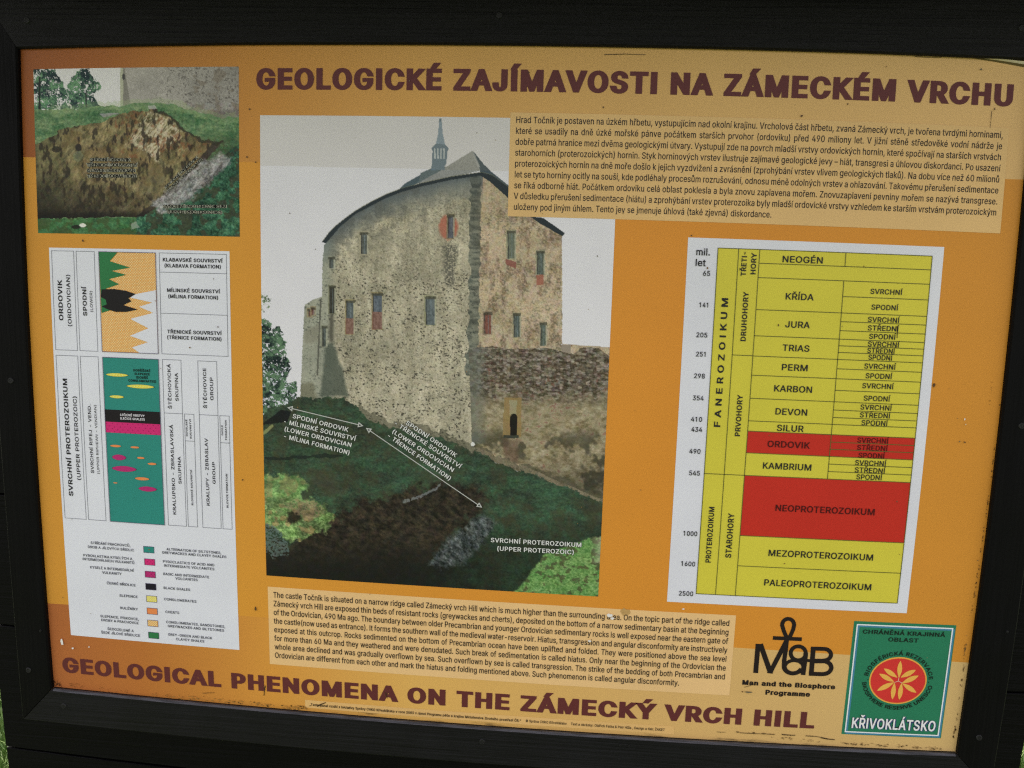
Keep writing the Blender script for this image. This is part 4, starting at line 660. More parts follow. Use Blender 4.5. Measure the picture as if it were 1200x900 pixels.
czp = rect('czech_text_panel', x0, x1, y0, y1, -.0004, print_mat((208, 172, 115)), board)
para(czp, CZ, (604.5, 145.2), (602.2, 245.9), (1175.6, 161.0), (1166.9, 251.5), 7.5, (904, 255.2), 'cond')
x0, _, y0, y1 = rpx((313, 686.7), (862.5, 808), None, (317, 778)); x1, y0b = PX(862.5, 721.7); y0 = (y0 + y0b) / 2; y1 = PX(317, 778)[1]
enp = rect('english_text_panel', x0, x1, y0, y1, -.0002, print_mat((216, 179, 124)), board)
para(enp, EN, (320.0, 699.6), (323, 770.6), (854.6, 733.8), (849.5, 795.8), 7.0, (795.8, 803.8), 'cond')
sp_ = rect('small_print_strip', *[float(q) for q in (PX(357.5, 821)[0], PX(790, 856)[0], PX(358, 820)[1], PX(358, 829)[1])], -.0002, print_mat((208, 168, 106)), sheet)
for s, a, b2 in (('„Tento panel vznikl z iniciativy Správy CHKO Křivoklátsko v roce 2003 v rámci Programu péče o krajinu Ministerstva životního prostředí ČR.“', (363, 827.3), (610.5, 845.3)),
                 ('© Správa CHKO Křivoklátsko', (616, 845.8), (664, 849.2)), ('Text a obrázky: Oldřich Fatka & Petr Hůla , Design a tisk: ŽAKET', (669, 849.8), (779, 856.2))):
    text(sheet, s, a, b2, 3.2, 'bold' if s[0] == '„' else 'med', (60, 48, 34), name='small_print')

# ---- castle photograph
def Z4(*q): return [(290 + x / 2.6087, 60 + y / 2.6087) for x, y in q]
def Z5(*q): return [(290 + x / 2.6087, 380 + y / 2.6087) for x, y in q]
def foliage(img, px, py, m, dens, dark, light, sky_c, seed, sc=5.0):
    n1 = fbm(px, py, sc * 1.3, 5, seed, pe=.8); n2 = fbm(px, py, sc * .5, 3, seed + 3, pe=.85)
    c = np.asarray(dark) + (np.asarray(light) - np.asarray(dark)) * sst(n2 * .55 + fbm(px, py, sc * 2.2, 2, seed + 9) * .45, .36, .66)[..., None]
    lf = m & ((n1 * .6 + n2 * .4) > dens)
    return np.where(lf[..., None], c, img)
def paint_castle(px, py):
    wx = (fbm(px, py, 9, 3, 5) - .5); wy = (fbm(px, py, 9, 3, 8) - .5)
    fine = vn(px / 1.15, py / 1.15, 2); f2 = vn(px / .8, py / .8, 4)
    sky_ = np.stack([208 + 5 * (py - 135) / 300, 207 + 5 * (py - 135) / 300, 212 + 3 * (py - 135) / 300], -1) + ((fbm(px, py, 90, 4, 12) - .5) * 9)[..., None]
    img = sky_ * 1.0
    # tree at the left edge, bright sky gaps
    tm = inpoly(px + wx * 14, py + wy * 14, [(300, 372), (318, 374), (326, 384), (333, 392), (337, 408), (333, 416), (338, 432), (336, 446), (347, 452), (352, 470), (342, 487), (300, 500)])
    img = np.where((tm & (py > 430))[..., None], img * .9 + np.array([150, 180, 225]) * .1, img)
    img = foliage(img, px, py, tm, .405, (16, 30, 32), (92, 122, 92), None, 21, 4.0)
    tm2 = inpoly(px + wx * 6, py + wy * 6, [(300, 345), (310, 344), (318, 348), (316, 360), (309, 366), (300, 362)])
    img = foliage(img, px, py, tm2, .55, (60, 80, 60), (130, 150, 110), None, 31, 3.0)
    # walls
    wall = Z4((235, 592), (265, 545), (330, 492), (420, 445), (530, 407), (620, 388), (712, 376), (800, 440), (880, 505), (962, 562), (962, 905)) + Z5((958, 60), (1110, 70), (1110, 560), (700, 400), (430, 330), (300, 260), (250, 260), (160, 250)) + Z4((172, 830), (175, 775), (200, 760), (228, 750), (230, 640))
    wm = inpoly(px + (fine - .5) * 1.2, py, wall)
    base = np.stack([163 + 0 * px, 157 + 0 * px, 134 + 0 * px], -1)
    big = fbm(px, py, 26, 6, 40, pe=.68) - .5
    base = base + big[..., None] * np.array([60, 56, 50]) * 1.5 + (fbm(px, py, 16, 5, 48, .5, 2.6, pe=.7) - .5)[..., None] * np.array([54, 52, 50])
    R_ = sst(px, 556, 564)
    base = base * (1 - R_[..., None]) + (np.array([176, 160, 132]) + big[..., None] * np.array([60, 50, 50])) * R_[..., None]
    pk = sst(fbm(px, py, 15, 5, 61, .8, 1.4, pe=.7), .50, .66) * R_ * .8
    w1, w2, wr = worley(px, py, 2.3, 1.7, 5)
    stn = np.array([130, 114, 94]) + (wr - .5)[..., None] * np.array([70, 62, 58]) - (sst(w2 - w1, .22, .02) * 26)[..., None]
    base = base * (1 - .85 * pk[..., None]) + stn * (.85 * pk[..., None])
    base = base + chroma(px, py, 4, 16, 620) * (.5 + R_[..., None])
    base = base + ((fine - .5) * 24 + (f2 - .5) * 34)[..., None]
    # stones showing as dark pits
    st = fbm(px, py, 1.5, 2, 71, 1.3, .9); pt = sst(fbm(px, py, 34, 3, 77), .40, .62)
    base = mix(base, sst(st, .62, .8) * (.2 + .8 * pt), (92, 90, 76), .6)
    p1, p2, pr_ = worley(px + wx * 9, py + wy * 9, 4.3, 3.4, 9)
    pit = (p1 < .13 + .17 * pr_) & (RT[(py * 3).astype(int) & 255, (px * 3).astype(int) & 255] > .12) & (vn(px / 13, py / 10, 44) * .65 + .35 * pr_ > .54) & (px < 560)
    base = mix(base, pit * (.35 + .65 * sst(py + wx * 60, 290, 345)), (58, 56, 48), .85)
    st2 = fbm(px, py, 2.3, 2, 171, 1.2, .8)
    base = mix(base, sst(st2, .74, .82) * (px < 552) * sst(py + wx * 60, 300, 350), (50, 48, 42), .9)
    # shade stain under the eave, left part bluish grey
    eave_y = np.interp(px, [378, 391, 416, 451, 493, 527, 563], [284, 269, 248.6, 230, 216, 208.5, 204])
    de = py - eave_y
    base = mix(base, np.clip(1 - de / (20 + 26 * fbm(px, py, 12, 3, 90)), 0, 1) * (de > 0) * (px < 566), (70, 82, 90), .85)
    base = mix(base, sst(fbm(px, py, 11, 4, 93), .48, .62) * np.clip(1 - de / 70, 0, 1) * (px < 500), (88, 90, 84), .6)
    base = mix(base, sst(-px, -398, -380) * (py > 280), (128, 138, 128), .5)
    # quoin strip of dressed stones at the corner
    qx = np.interp(py, [205, 330, 440], [559, 557.5, 553.5]); blk = vn(py / 4.6, py * 0, 98); q = (px > qx - 4.5 - 6.5 * blk) & (px < qx + 3.5 + 3.2 * vn(py / 3.9, py * 0, 99) + wx * 3)
    band = vn(px / 9, py / 2.4 + (px - qx) ** 2 * .006, 97)
    qc = np.array([44, 56, 54]) + (np.array([128, 134, 120]) - np.array([44, 56, 54])) * (sst(band, .2, .75) * .72 + f2 * .28)[..., None]
    qm = q & (py > 205) & (py < 440) & wm
    base = mix(base, qm, 0 * qc, 0); base = np.where(qm[..., None], base * .36 + .64 * qc * ((.60 + .55 * fbm(px, py, 8, 4, 101)) * (.86 + .14 * sst(py, 250, 330)))[..., None], base)
    # dark runs and shadow
    def soft(polyg, w=1.6, k=8): return soft_poly(px, py, polyg, w, k)
    base = mix(base, soft(Z4((597, 590), (642, 588), (636, 650), (628, 725), (605, 720), (600, 650))) * sst(fine, .15, .6), (62, 62, 56), .7)
    base = mix(base, soft(Z5((238, 60), (262, 58), (288, 130), (308, 222), (222, 222), (232, 140)), k=5), (72, 80, 70), .8)
    base = mix(base, soft([(351, 449), (366, 447), (373, 468), (350, 472)], k=4), (104, 102, 82), .7)
    base = mix(base, soft([(388, 335), (391, 335), (391, 400), (387, 402), (385, 395)], k=1), (74, 72, 62), .8)
    base = mix(base, (np.abs(px - 376 - (py - 350) * -.045) < 1.0) & (py > 350) & (py < 440), (78, 78, 70), .8)
    base = mix(base, soft([(356, 388), (375, 380), (374, 400), (357, 402)], k=4) * 1.0, (120, 116, 100), .5)
    img = np.where(wm[..., None], base, img)
    # lower right curtain wall of rubble
    rub = [(549, 408), (575, 406), (601, 409), (640, 407), (663, 412), (672, 415), (680, 408), (690, 407), (703, 408), (716, 419), (722, 420), (722, 592), (660, 566), (600, 540), (553, 523)]
    rm = inpoly(px + (fine - .5), py + wy * 3, rub)
    s1 = fbm(px, py, 2.0, 3, 201, 1.8, .8, pe=.8); s2 = fbm(px, py, 5.0, 5, 205, 1.5, .9, pe=.75)
    w1, w2, wr = worley(px + wx * 4, py + wy * 4, 4.4, 2.3, 21)
    rc = np.stack([116 + 0 * px, 107 + 0 * px, 92 + 0 * px], -1) + ((wr - .5) * 78 - sst(w2 - w1, .3, .03) * 26)[..., None] + chroma(px, py, 3.5, 22, 640) + .42 * ((s1 - .5) * 190 + (fbm(px, py, 10, 3, 203) - .5) * 50)[..., None] * np.array([1, .98, .92])
    up = 1 - sst(py + wy * 18, 452, 486)
    lower = np.stack([138 + 0 * px, 128 + 0 * px, 100 + 0 * px], -1) + ((s2 - .5) * 150)[..., None]
    rc = rc * up[..., None] * .93 + lower * (1 - up[..., None])
    rc = mix(rc, sst(s2, .62, .7) * sst(fbm(px, py, 14, 3, 209), .45, .6), (110, 66, 54), .6)
    rc = mix(rc, sst(fbm(px, py, 20, 4, 215), .5, .62) * sst(py, 495, 520), (62, 60, 46), .75)
    rc = mix(rc, sst(px, 575, 556) * 1.0 * (py < 520), (104, 112, 104), .55)
    rc = rc * (1 - .28 * sst(py, 530, 570)[..., None])
    img = np.where(rm[..., None], rc, img)
    img = mix(img, inpoly(px, py, [(658, 404), (669, 404), (669, 415), (658, 412)]), (140, 130, 116))
    # openings
    def win(x0_, x1_, y0_, y1_, frame=(140, 136, 112), glass=(50, 62, 70), red=0, off=0):
        nonlocal img
        keep = img; x0_ -= .7; x1_ += .7; frame = tuple(int(c * 1.08) for c in frame)
        img = mix(img, (px > x0_ - 1.6) & (px < x1_ + 1.6) & (py > y0_ - 2.2) & (py < y1_ + 1.2), frame)
        img = mix(img, (px > x0_) & (px < x1_) & (py > y0_) & (py < y1_), glass)
        img = mix(img, (px > x0_ + .2) & (px < x0_ + 1.4) & (py > y0_) & (py < y1_), (44, 46, 46), .8)
        img = mix(img, (np.abs(px - (x0_ + x1_) / 2 - .8) < .45) & (py > y0_ + 2) & (py < y1_), (104, 122, 132), .5)
        if red: img = mix(img, (px > x0_ - .5) & (px < x1_ + .5) & (py > y1_ - red) & (py < y1_ + .5), (126, 84, 70), .8)
        img = mix(img, (px > x0_ - 1) & (px < x1_ + 1.5) & (py > y0_ - 1.2) & (py < y0_ + 2.2), (58, 58, 46), .75)
        img = mix(img, (px > x1_ - .3) & (px < x1_ + 1.6) & (py > y0_ + 2) & (py < y1_), (168, 170, 150), .55)
        a_ = ((px > x0_ - 2) & (px < x1_ + 2) & (py > y0_ - 3) & (py < y1_ + 2))[..., None]
        img = np.where(a_, keep * .12 + .88 * img + ((vn(px / 1.3, py / 2.2, 321) - .5) * 30)[..., None], img)
    rp = soft_poly(px, py, [(515, 262), (518, 255), (524, 252), (534, 257), (537, 266), (534, 276), (527, 282), (518, 278), (514, 270)], 1.2, 4)
    img = mix(img, rp * (.75 + .25 * fine), (166, 92, 72), .9)
    win(525.5, 530.5, 252.5, 279, (112, 104, 80), (72, 82, 92))
    win(423.5, 429.5, 273, 298, (146, 140, 118), (78, 84, 80))
    win(595.5, 602.5, 271.5, 303, (132, 132, 108), (88, 98, 84)); img = mix(img, inpoly(px, py, [(592, 303), (605, 307), (605, 315), (593, 310)]), (128, 74, 66), .8)
    win(630, 636.5, 295, 321.5, (126, 126, 104), (74, 86, 78)); img = mix(img, (px > 628.5) & (px < 637) & (py > 322) & (py < 334), (146, 86, 70), .8)
    win(386.5, 390.5, 302, 314, (130, 132, 116), (70, 76, 72)); win(387, 391.5, 336, 367, (112, 112, 90), (48, 48, 40))
    win(406.5, 413.8, 353, 391, (130, 122, 88), (74, 84, 88), 18)
    win(437.5, 447, 344.5, 385.5, (122, 112, 82), (76, 86, 98), 20)
    win(499.5, 509, 348.5, 380.5, (126, 126, 98), (84, 94, 98))
    win(602.5, 608.5, 368, 395, (140, 134, 108), (74, 86, 82)); win(634, 639, 379, 405, (140, 130, 108), (76, 88, 78))
    win(568, 575, 367, 391, (122, 108, 90), (112, 66, 56)); win(362, 364.5, 363, 371, (128, 118, 92), (130, 76, 60)); win(366, 368, 361, 369, (128, 118, 92), (120, 70, 60))
    win(378.5, 381.5, 383, 406, (120, 122, 104), (66, 72, 66))
    img = mix(img, inpoly(px, py, [(591, 466), (611.5, 466), (610.5, 512), (589, 512)]), (138, 116, 74), .85)
    img = mix(img, inpoly(px, py, [(597, 469), (606, 469), (605, 486), (597, 487)]), (146, 140, 110), .9)
    img = mix(img, inpoly(px, py, [(598, 488), (600, 485), (604, 485), (606.5, 488), (606, 510), (597.5, 510)]), (24, 20, 18))
    img = mix(img, (px > 590) & (px < 608) & (py > 510) & (py < 513.5), (58, 60, 50)); img = mix(img, soft([(590, 514), (608, 515), (607, 545), (591, 537)], k=4), (96, 76, 62), .6)
    # roofs
    img = mix(img, inpoly(px, py, Z4((455, 432), (480, 405), (528, 378), (565, 362), (580, 372), (505, 412))), (72, 88, 94))
    img = mix(img, inpoly(px, py, Z4((530, 372), (570, 355), (608, 352), (608, 392), (520, 412))), (92, 104, 106))
    lr = inpoly(px, py, Z4((505, 415), (548, 388), (590, 366), (610, 352), (685, 306), (690, 306), (712, 365), (600, 392), (530, 408)))
    img = np.where(lr[..., None], (np.array([140, 142, 140]) + ((fine - .5) * 22)[..., None] + ((200 - py) * .35)[..., None]), img)
    img = mix(img, inpoly(px, py, Z4((685, 306), (692, 307), (722, 345), (745, 368), (800, 412), (800, 440), (740, 385), (712, 372), (708, 350))), (66, 80, 88))
    img = mix(img, inpoly(px, py, Z4((684, 305), (691, 306), (712, 355), (704, 355))), (158, 160, 160), .8)
    eave = Z4((228, 583), (248, 556), (265, 538), (297, 512), (330, 488), (375, 462), (420, 439), (470, 420), (530, 404), (620, 384), (715, 370), (750, 380), (800, 418), (800, 452), (740, 398), (712, 380), (620, 394), (530, 414), (470, 431), (420, 451), (330, 498), (285, 535), (240, 588))
    img = mix(img, inpoly(px, py, eave), (36, 46, 50)); img = mix(img, inpoly(px, py, [(x_, y_ - .7) for x_, y_ in eave]) & ~inpoly(px, py, eave), (112, 112, 82), .5)
    img = mix(img, inpoly(px, py, Z4((870, 505), (905, 510), (970, 556), (964, 566), (895, 528), (868, 508))), (36, 46, 50))
    # turret with its spire
    tur = Z4((586, 215), (587, 206), (593, 206), (594, 215), (597, 250), (604, 285), (616, 297), (612, 305), (608, 345), (602, 352), (604, 362), (562, 364), (566, 305), (562, 297), (576, 283), (583, 250))
    img = mix(img, inpoly(px, py, tur), (100, 118, 132)); img = mix(img, inpoly(px, py, Z4((586, 215), (594, 215), (597, 250), (604, 285), (576, 283), (583, 250))), (128, 146, 162))
    for k in range(4):
        xa = 290 + (570 + k * 9.5) / 2.6087; img = mix(img, (px > xa) & (px < xa + 2.0) & (py > 174) & (py < 186), (176, 184, 188))
    # slope of grass and rocks
    gp = [(300, 492), (318, 480), (330, 478), (345, 468), (352, 465), (405, 468), (420, 480), (433, 492), (458, 500), (520, 515), (560, 532), (600, 548), (640, 562), (672, 574), (722, 594), (722, 702), (300, 702)]
    wv = (fbm(px, py, 5, 4, 299, pe=.8) - .5); gm = inpoly(px + wx * 4, py + wy * 9 + wv * 7, gp)
    img = mix(img, inpoly(px + wx * 4, py + 9 + wy * 14 + wv * 8, gp) & (px > 420), (62, 62, 48), .5)
    gn = fbm(px, py, 12, 6, 301, 1.8, .8, pe=.7); gf = fbm(px, py, 1.8, 3, 311, 1.2, .8, pe=.8)
    gc = np.array([50, 70, 52]) + (gn - .5)[..., None] * np.array([26, 64, 40]) * 1.2 + (gf - .5)[..., None] * np.array([50, 54, 42])
    gc = mix(gc, sst(fbm(px, py, 16, 5, 331, pe=.7), .44, .7), (62, 60, 42), .55)
    gc = gc * (1 - .35 * sst(py, 600, 660))[..., None]
    hollow = soft_poly(px, py, [(372, 615), (420, 590), (470, 575), (500, 568), (540, 566), (572, 580), (560, 600), (530, 625), (505, 655), (480, 672), (440, 690), (300, 700), (300, 640), (340, 636)], 3.5, 30)
    hc = np.array([36, 32, 25]) + (fbm(px - py, py + px * .5, 6, 6, 341, pe=.75) - .44)[..., None] * np.array([110, 96, 72]) * (1 - sst(py, 615, 675) * .75)[..., None]
    gc = gc * (1 - hollow[..., None]) + hc * hollow[..., None]
    gc = mix(gc, sst(-(px + wx * 70), -590, -500) * sst(py + wy * 26, 628, 676), (18, 19, 17), .85)
    lp = soft_poly(px, py, [(300, 562), (318, 556), (342, 556), (362, 566), (352, 578), (372, 590), (388, 604), (392, 616), (378, 622), (352, 632), (330, 630), (314, 618), (300, 612)], 1.8, 22)
    lc = np.array([100, 124, 74]) + (gf - .5)[..., None] * np.array([150, 150, 120]) + (gn - .5)[..., None] * np.array([40, 80, 30])
    lc = mix(lc, sst(fbm(px, py, 7, 3, 351), .5, .62), (146, 124, 84), .7); lc = mix(lc, soft_poly(px, py, [(335, 600), (352, 598), (356, 612), (340, 614)], 1.5, 14), (34, 30, 22), .85); lc = mix(lc, soft_poly(px, py, [(330, 590), (362, 586), (380, 600), (366, 610), (340, 598)], 1.5, 16) * (fine > .3), (150, 130, 100), .7); lc = mix(lc, sst(py + wy * 30, 600, 575) * 1.0, (96, 138, 84), .35); lc = lc * (.5 + 1.0 * fbm(px, py, 9, 4, 777, 1.4, .8, pe=.7))[..., None]
    gc = gc * (1 - lp[..., None]) + lc * lp[..., None]
    fl = inpoly(px + wx * 10, py + wy * 10, [(308, 612), (325, 620), (338, 640), (336, 652), (318, 656), (308, 640)]) & (fine > .45)
    gc = mix(gc, fl, (92, 110, 104), .75)
    br = soft_poly(px, py, [(596, 702), (625, 668), (640, 648), (662, 642), (682, 634), (695, 630), (722, 624), (722, 712), (590, 712)], 1.0, 8)
    bc = np.array([98, 138, 76]) + (gf - .5)[..., None] * np.array([130, 120, 100]) + (gn - .5)[..., None] * np.array([50, 20, 30])
    bc = mix(bc, sst(fbm(px, py, 5, 3, 361, 1.4), .57, .66), (68, 66, 46), .7); bc = mix(bc, sst(px, 690, 706) * (py < 660), (170, 160, 140), .6)
    gc = gc * (1 - br[..., None]) + bc * br[..., None]
    rk = soft_poly(px, py, [(500, 662), (512, 645), (530, 628), (548, 612), (565, 604), (580, 610), (574, 626), (556, 648), (540, 664), (520, 666)], 2.5, 16)
    rkn = fbm(px - py, px + py, 6, 6, 371, 1., 1.6, pe=.75); rkc = np.array([62, 68, 68]) + (rkn - .5)[..., None] * 230 + (fine - .5)[..., None] * 36
    rk = rk * .9; gc = gc * (1 - rk[..., None]) + rkc * rk[..., None]
    gc = mix(gc, (np.abs(py - np.interp(px, [472, 492, 512, 518], [588, 582, 572, 565])) < .5 + fine * 1.6 + wx * 3) & (px > 472) & (fine > .25) & (px < 516), (120, 126, 126), .75 )
    gc = mix(gc, (np.abs(py - np.interp(px, [553, 600, 640, 672, 722], [526, 545, 560, 573, 593])) < 2.2 + wx * 4) & (px > 590) & (fine > .4), (90, 94, 86), .4)
    gc = mix(gc, inpoly(px + wx * 3, py, [(306, 497), (330, 480), (341, 482), (338, 494), (306, 498)]), (16, 20, 20), .95)
    gc = mix(gc, inpoly(px, py, [(307, 507), (319, 497), (321, 499), (312, 508), (307, 510)]), (140, 146, 96), .8)
    gc = mix(gc, (np.abs(py - 537 - wy * 6 + (px - 330) * .05) < 1.8) & (px > 310) & (px < 402), (24, 32, 28), .7)
    gc = mix(gc, soft_poly(px, py, [(352, 552), (372, 545), (392, 552), (404, 575), (388, 588), (370, 570)], 3, 20), (66, 62, 46), .55)
    img = np.where(gm[..., None], gc, img)
    img = mix(img, ((px - 554) ** 2 + (py - 520.5) ** 2) < 6, (206, 206, 200))
    img = img + ((f2 - .5) * 7 * gm)[..., None] + chroma(px, py, 5, 12, 660) * (gm | rm)[..., None] + (fbm(px, py, 60, 3, 670) - .5)[..., None] * 6
    # tinted band that crosses the picture at the height of the sheet's top band
    veil = py < np.interp(px, [304, 720], [194, 203]); img = np.where(veil[..., None], img * .86 + np.array([200, 180, 130]) * .10, img)
    return img
CX0, CX1, CY0, CY1 = -.2709, .1047, -.2808, .2269
castle = photo_grid('castle_photograph', CX0, CX1, CY0, CY1, .00066, -.0002, paint_castle, board)
castle['label'] = 'print of a roofed stone castle above a dark grassy slope'
H = lambda X, Y: (305 + X / 7.5, 460 + Y / 7.5)
I_ = lambda X, Y: (440 + X / 7.5, 470 + Y / 7.5)
J_ = lambda X, Y: (550 + X / 7.0588, 580 + Y / 7.0588)
for s, a, b2 in (('SPODNÍ ORDOVIK', (285, 222), (773, 345)), ('- MÍLINSKÉ SOUVRSTVÍ', (203, 268), (838, 425)), ('(LOWER ORDOVICIAN', (210, 335), (803, 480)), ('- MÍLINA FORMATION)', (203, 398), (788, 548))):
    halo_text(castle, s, H(*a), H(*b2), 5.0)
for s, a, b2 in (('SPODNÍ ORDOVIK', (265, 200), (703, 495)), ('- TŘENICKÉ SOUVRSTVÍ', (160, 200), (742, 592)), ('(LOWER ORDOVICIAN', (143, 275), (680, 625)), ('- TŘENICE FORMATION)', (100, 310), (655, 700))):
    halo_text(castle, s, I_(*a), I_(*b2), 4.8)
for s, a, b2 in (('SVRCHNÍ PROTEROZOIKUM', (178, 388), (930, 430)), ('(UPPER PROTEROZOIC)', (228, 458), (870, 490))): halo_text(castle, s, J_(*a), J_(*b2), 5.0)
def arrow(p, q, hl=6.6, hw=3.3):
    a, b2 = PX(*p), PX(*q); sc = bscale(p); u_ = (b2 - a) / np.linalg.norm(b2 - a); v_ = np.array([-u_[1], u_[0]]); hl *= sc; hw *= sc
    mb = MB(-.0004); mb.line(a + u_ * hl, b2 - u_ * hl, .0009)
    for tip, d in ((a, u_), (b2, -u_)): mb.add([tip, tip + d * hl + v_ * hw, tip + d * hl - v_ * hw], [(0, 1, 2)])
    o = mb.build('double_arrow', print_mat((176, 178, 172)), castle)
    for tip, d in ((a, u_), (b2, -u_)): m2 = MB(-.0006); m2.add([tip + d * hl * .42, tip + d * hl * .8 + v_ * hw * .38, tip + d * hl * .8 - v_ * hw * .38], [(0, 1, 2)]); m2.build('arrow_head_centre', print_mat((30, 36, 36)), castle)
arrow(H(238, 130), H(908, 293)); arrow(H(928, 310), (565.2, 594.8))

# ---- outcrop photograph
def paint_outcrop(px, py):
    wx = (fbm(px, py, 8, 3, 405) - .5); wy = (fbm(px, py, 8, 3, 408) - .5)
    fine = vn(px / 1.1, py / 1.1, 402); f2 = vn(px / .8, py / .8, 404)
    img = np.stack([216 + 0 * px, 214 + 0 * px, 216 + 0 * px], -1)
    tm = inpoly(px + wx * 10, py + wy * 10, [(38, 78), (64, 78), (72, 90), (78, 104), (80, 128), (38, 130)])
    tm |= inpoly(px + wx * 10, py + wy * 10, [(78, 104), (84, 90), (92, 82), (106, 83), (116, 96), (117, 106), (110, 110), (114, 122), (122, 128), (82, 130)])
    img = foliage(img, px, py, tm, .405, (22, 44, 48), (104, 146, 108), None, 421, 4.2)
    img = mix(img, (np.abs(px - 46.5) < 1) & (py < 128) & (py > 90), (24, 32, 30), .9); img = mix(img, (np.abs(px - 101) < .8) & (py < 126) & (py > 105), (40, 52, 48), .9)
    # castle wall
    wm = px > 141
    wc = np.array([164, 160, 154]) + (fbm(px, py, 24, 4, 431) - .5)[..., None] * np.array([46, 44, 44]) + ((fine - .5) * 22)[..., None]
    wc = wc * (1 - .10 * sst(px, 190, 280))[..., None]
    wc = mix(wc, sst(fbm(px, py, 1.9, 2, 441), .64, .72) * sst(px + wx * 30, 165, 215), (92, 88, 84), .75)
    wc = mix(wc, sst(fbm(px, py, 9, 3, 447), .54, .64) * sst(px, 205, 235), (120, 110, 98), .6)
    wc = mix(wc, soft_poly(px, py, [(238, 134), (255, 131), (284, 128), (284, 142), (240, 142)], 2, 8), (84, 80, 76), .6 ); wc = mix(wc, inpoly(px, py, [(143, 80), (146, 80), (153, 122), (144, 124)]), (120, 118, 110), .8)
    wc = mix(wc, (px < 144.5), (176, 178, 156), .9); wc = mix(wc, ((px - 145) ** 2 / 3 + (py - 90) ** 2 / 14) < 1, (60, 60, 60), .9)
    img = np.where(wm[..., None], wc, img)
    # grass bank
    gtop = np.interp(px, [38, 60, 90, 120, 140, 160, 190, 210, 240, 262, 282], [127, 128, 128, 124, 124, 122, 120, 124, 134, 138, 138]) + wy * 6
    gm = py > gtop
    gn = fbm(px, py, 9, 6, 451, 1.5, .8, pe=.7); gf = fbm(px, py, 2.0, 3, 455, pe=.8)
    gc = np.array([88, 120, 82]) + (gn - .5)[..., None] * np.array([130, 90, 80]) + (gf - .5)[..., None] * np.array([80, 80, 66])
    gc = mix(gc, sst(py, 150, 172) * sst(px, 215, 245) * sst(gf, .4, .55), (52, 58, 38), .65)
    img = np.where(gm[..., None], gc, img)
    img = mix(img, (np.abs(py - gtop) < 3.5 + 3 * fine) * (px > 60), (150, 168, 124), .35)
    # rock face
    rtop = np.interp(px, [38, 58, 78, 100, 120, 140, 165, 178, 192, 205, 216, 228, 240, 262], [170, 160, 150, 146, 142, 134, 130, 129, 131, 142, 152, 160, 166, 168]) + wy * 8
    edge = np.interp(py, [130, 165, 180, 200, 220, 236, 250, 262], [300, 262, 248, 230, 212, 192, 172, 158])
    rm = (py > rtop) & (px < edge + wx * 5) & (py < np.interp(px, [38, 160], [256, 254]) + wy * 4)
    a_ = fbm(px + py * .25, py - px * .2, 9, 6, 461, .8, 1.5, pe=.75); b_ = fbm(px + py * .7, py - px * .8, 5, 5, 467, .6, 2.0, pe=.8); c_ = fbm(px, py, 22, 3, 471)
    rc = np.array([120, 110, 76]) + (a_ - .5)[..., None] * np.array([190, 170, 130]) + (b_ - .5)[..., None] * np.array([110, 100, 80])
    rc = mix(rc, sst(c_, .5, .65), (108, 84, 50), .4)
    lt = soft_poly(px, py, [(165, 138), (192, 134), (206, 150), (208, 168), (190, 176), (178, 190), (172, 178), (150, 172), (158, 150)], 3, 22)
    rc = mix(rc, lt * sst(b_, .34, .56), (204, 194, 168), .85); rc = mix(rc, sst(fbm(px, py, 5, 3, 481), .56, .66) * (px > 135) * (py < 185), (122, 74, 44), .5)
    rc = mix(rc, (1 - sst(px + wx * 26, 40, 110)) * .7, (78, 80, 52), .7); rc = rc * (1 - .12 * sst(-px, -110, -50) * sst(py, 180, 220))[..., None]; rc = rc * (1 - .52 * sst(py, 190, 250) * (1 - sst(px, 110, 175) * .5))[..., None]
    rc = mix(rc, sst(fbm(px, py, 6, 3, 487, .7, 1.6), .57, .68), (40, 34, 24), .75)
    rc = mix(rc, (edge - px < 9 + wx * 6) & (py > 160), (52, 46, 38), .85); rc = mix(rc, ((px - 92) / 4.0) ** 2 + ((py - 173) / 5.0) ** 2 < 1 + wx, (40, 36, 28), .9); rc = mix(rc, ((px - 66) / 5) ** 2 + ((py - 175) / 3.5) ** 2 < 1 + wx, (36, 34, 24), .8)
    rc = mix(rc, ((px - 92) / 6) ** 2 + ((py - 182) / 7) ** 2 < 1 + wx * 2, (122, 128, 100), .6)
    rc = mix(rc, soft_poly(px, py, [(172, 200), (190, 186), (196, 205), (188, 226), (172, 232)], 3, 14), (120, 112, 80), .5)
    rc = rc * (1 - .55 * sst(py, 244, 254))[..., None]
    img = np.where(rm[..., None], rc, img)
    img = mix(img, (py - rtop > -1.5) & (py - rtop < 2) & (px > 178) & (px < 262), (46, 42, 28), .75); img = mix(img, inpoly(px + wx * 3, py + wy * 2, [(116, 134), (132, 132), (140, 133), (122, 138)]), (150, 148, 150), .8)
    img = mix(img, inpoly(px + wx * 3, py + wy * 2, [(173, 124), (182, 123), (184, 127), (174, 128)]), (176, 174, 170), .8)
    # pale rock slab running down to the left, grass in front
    lowm = (py > np.interp(px, [38, 155, 165, 282], [256, 255, 248, 168]) + wy * 3) & ~rm & (px > 38) & (py > 165)
    lc = np.array([46, 90, 66]) + (gn - .5)[..., None] * np.array([90, 130, 100]) + (gf - .5)[..., None] * np.array([110, 110, 90])
    lc = mix(lc, sst(fbm(px, py, 7, 3, 491), .52, .62), (58, 56, 38), .7); lc = mix(lc, (px < 160) * .8, (66, 106, 46), .55)
    img = np.where(lowm[..., None], lc, img)
    slab = soft_poly(px, py, [(176, 240), (196, 224), (216, 206), (236, 190), (256, 180), (272, 186), (266, 196), (250, 210), (236, 222), (222, 236), (204, 246), (184, 248)], 1.6, 12)
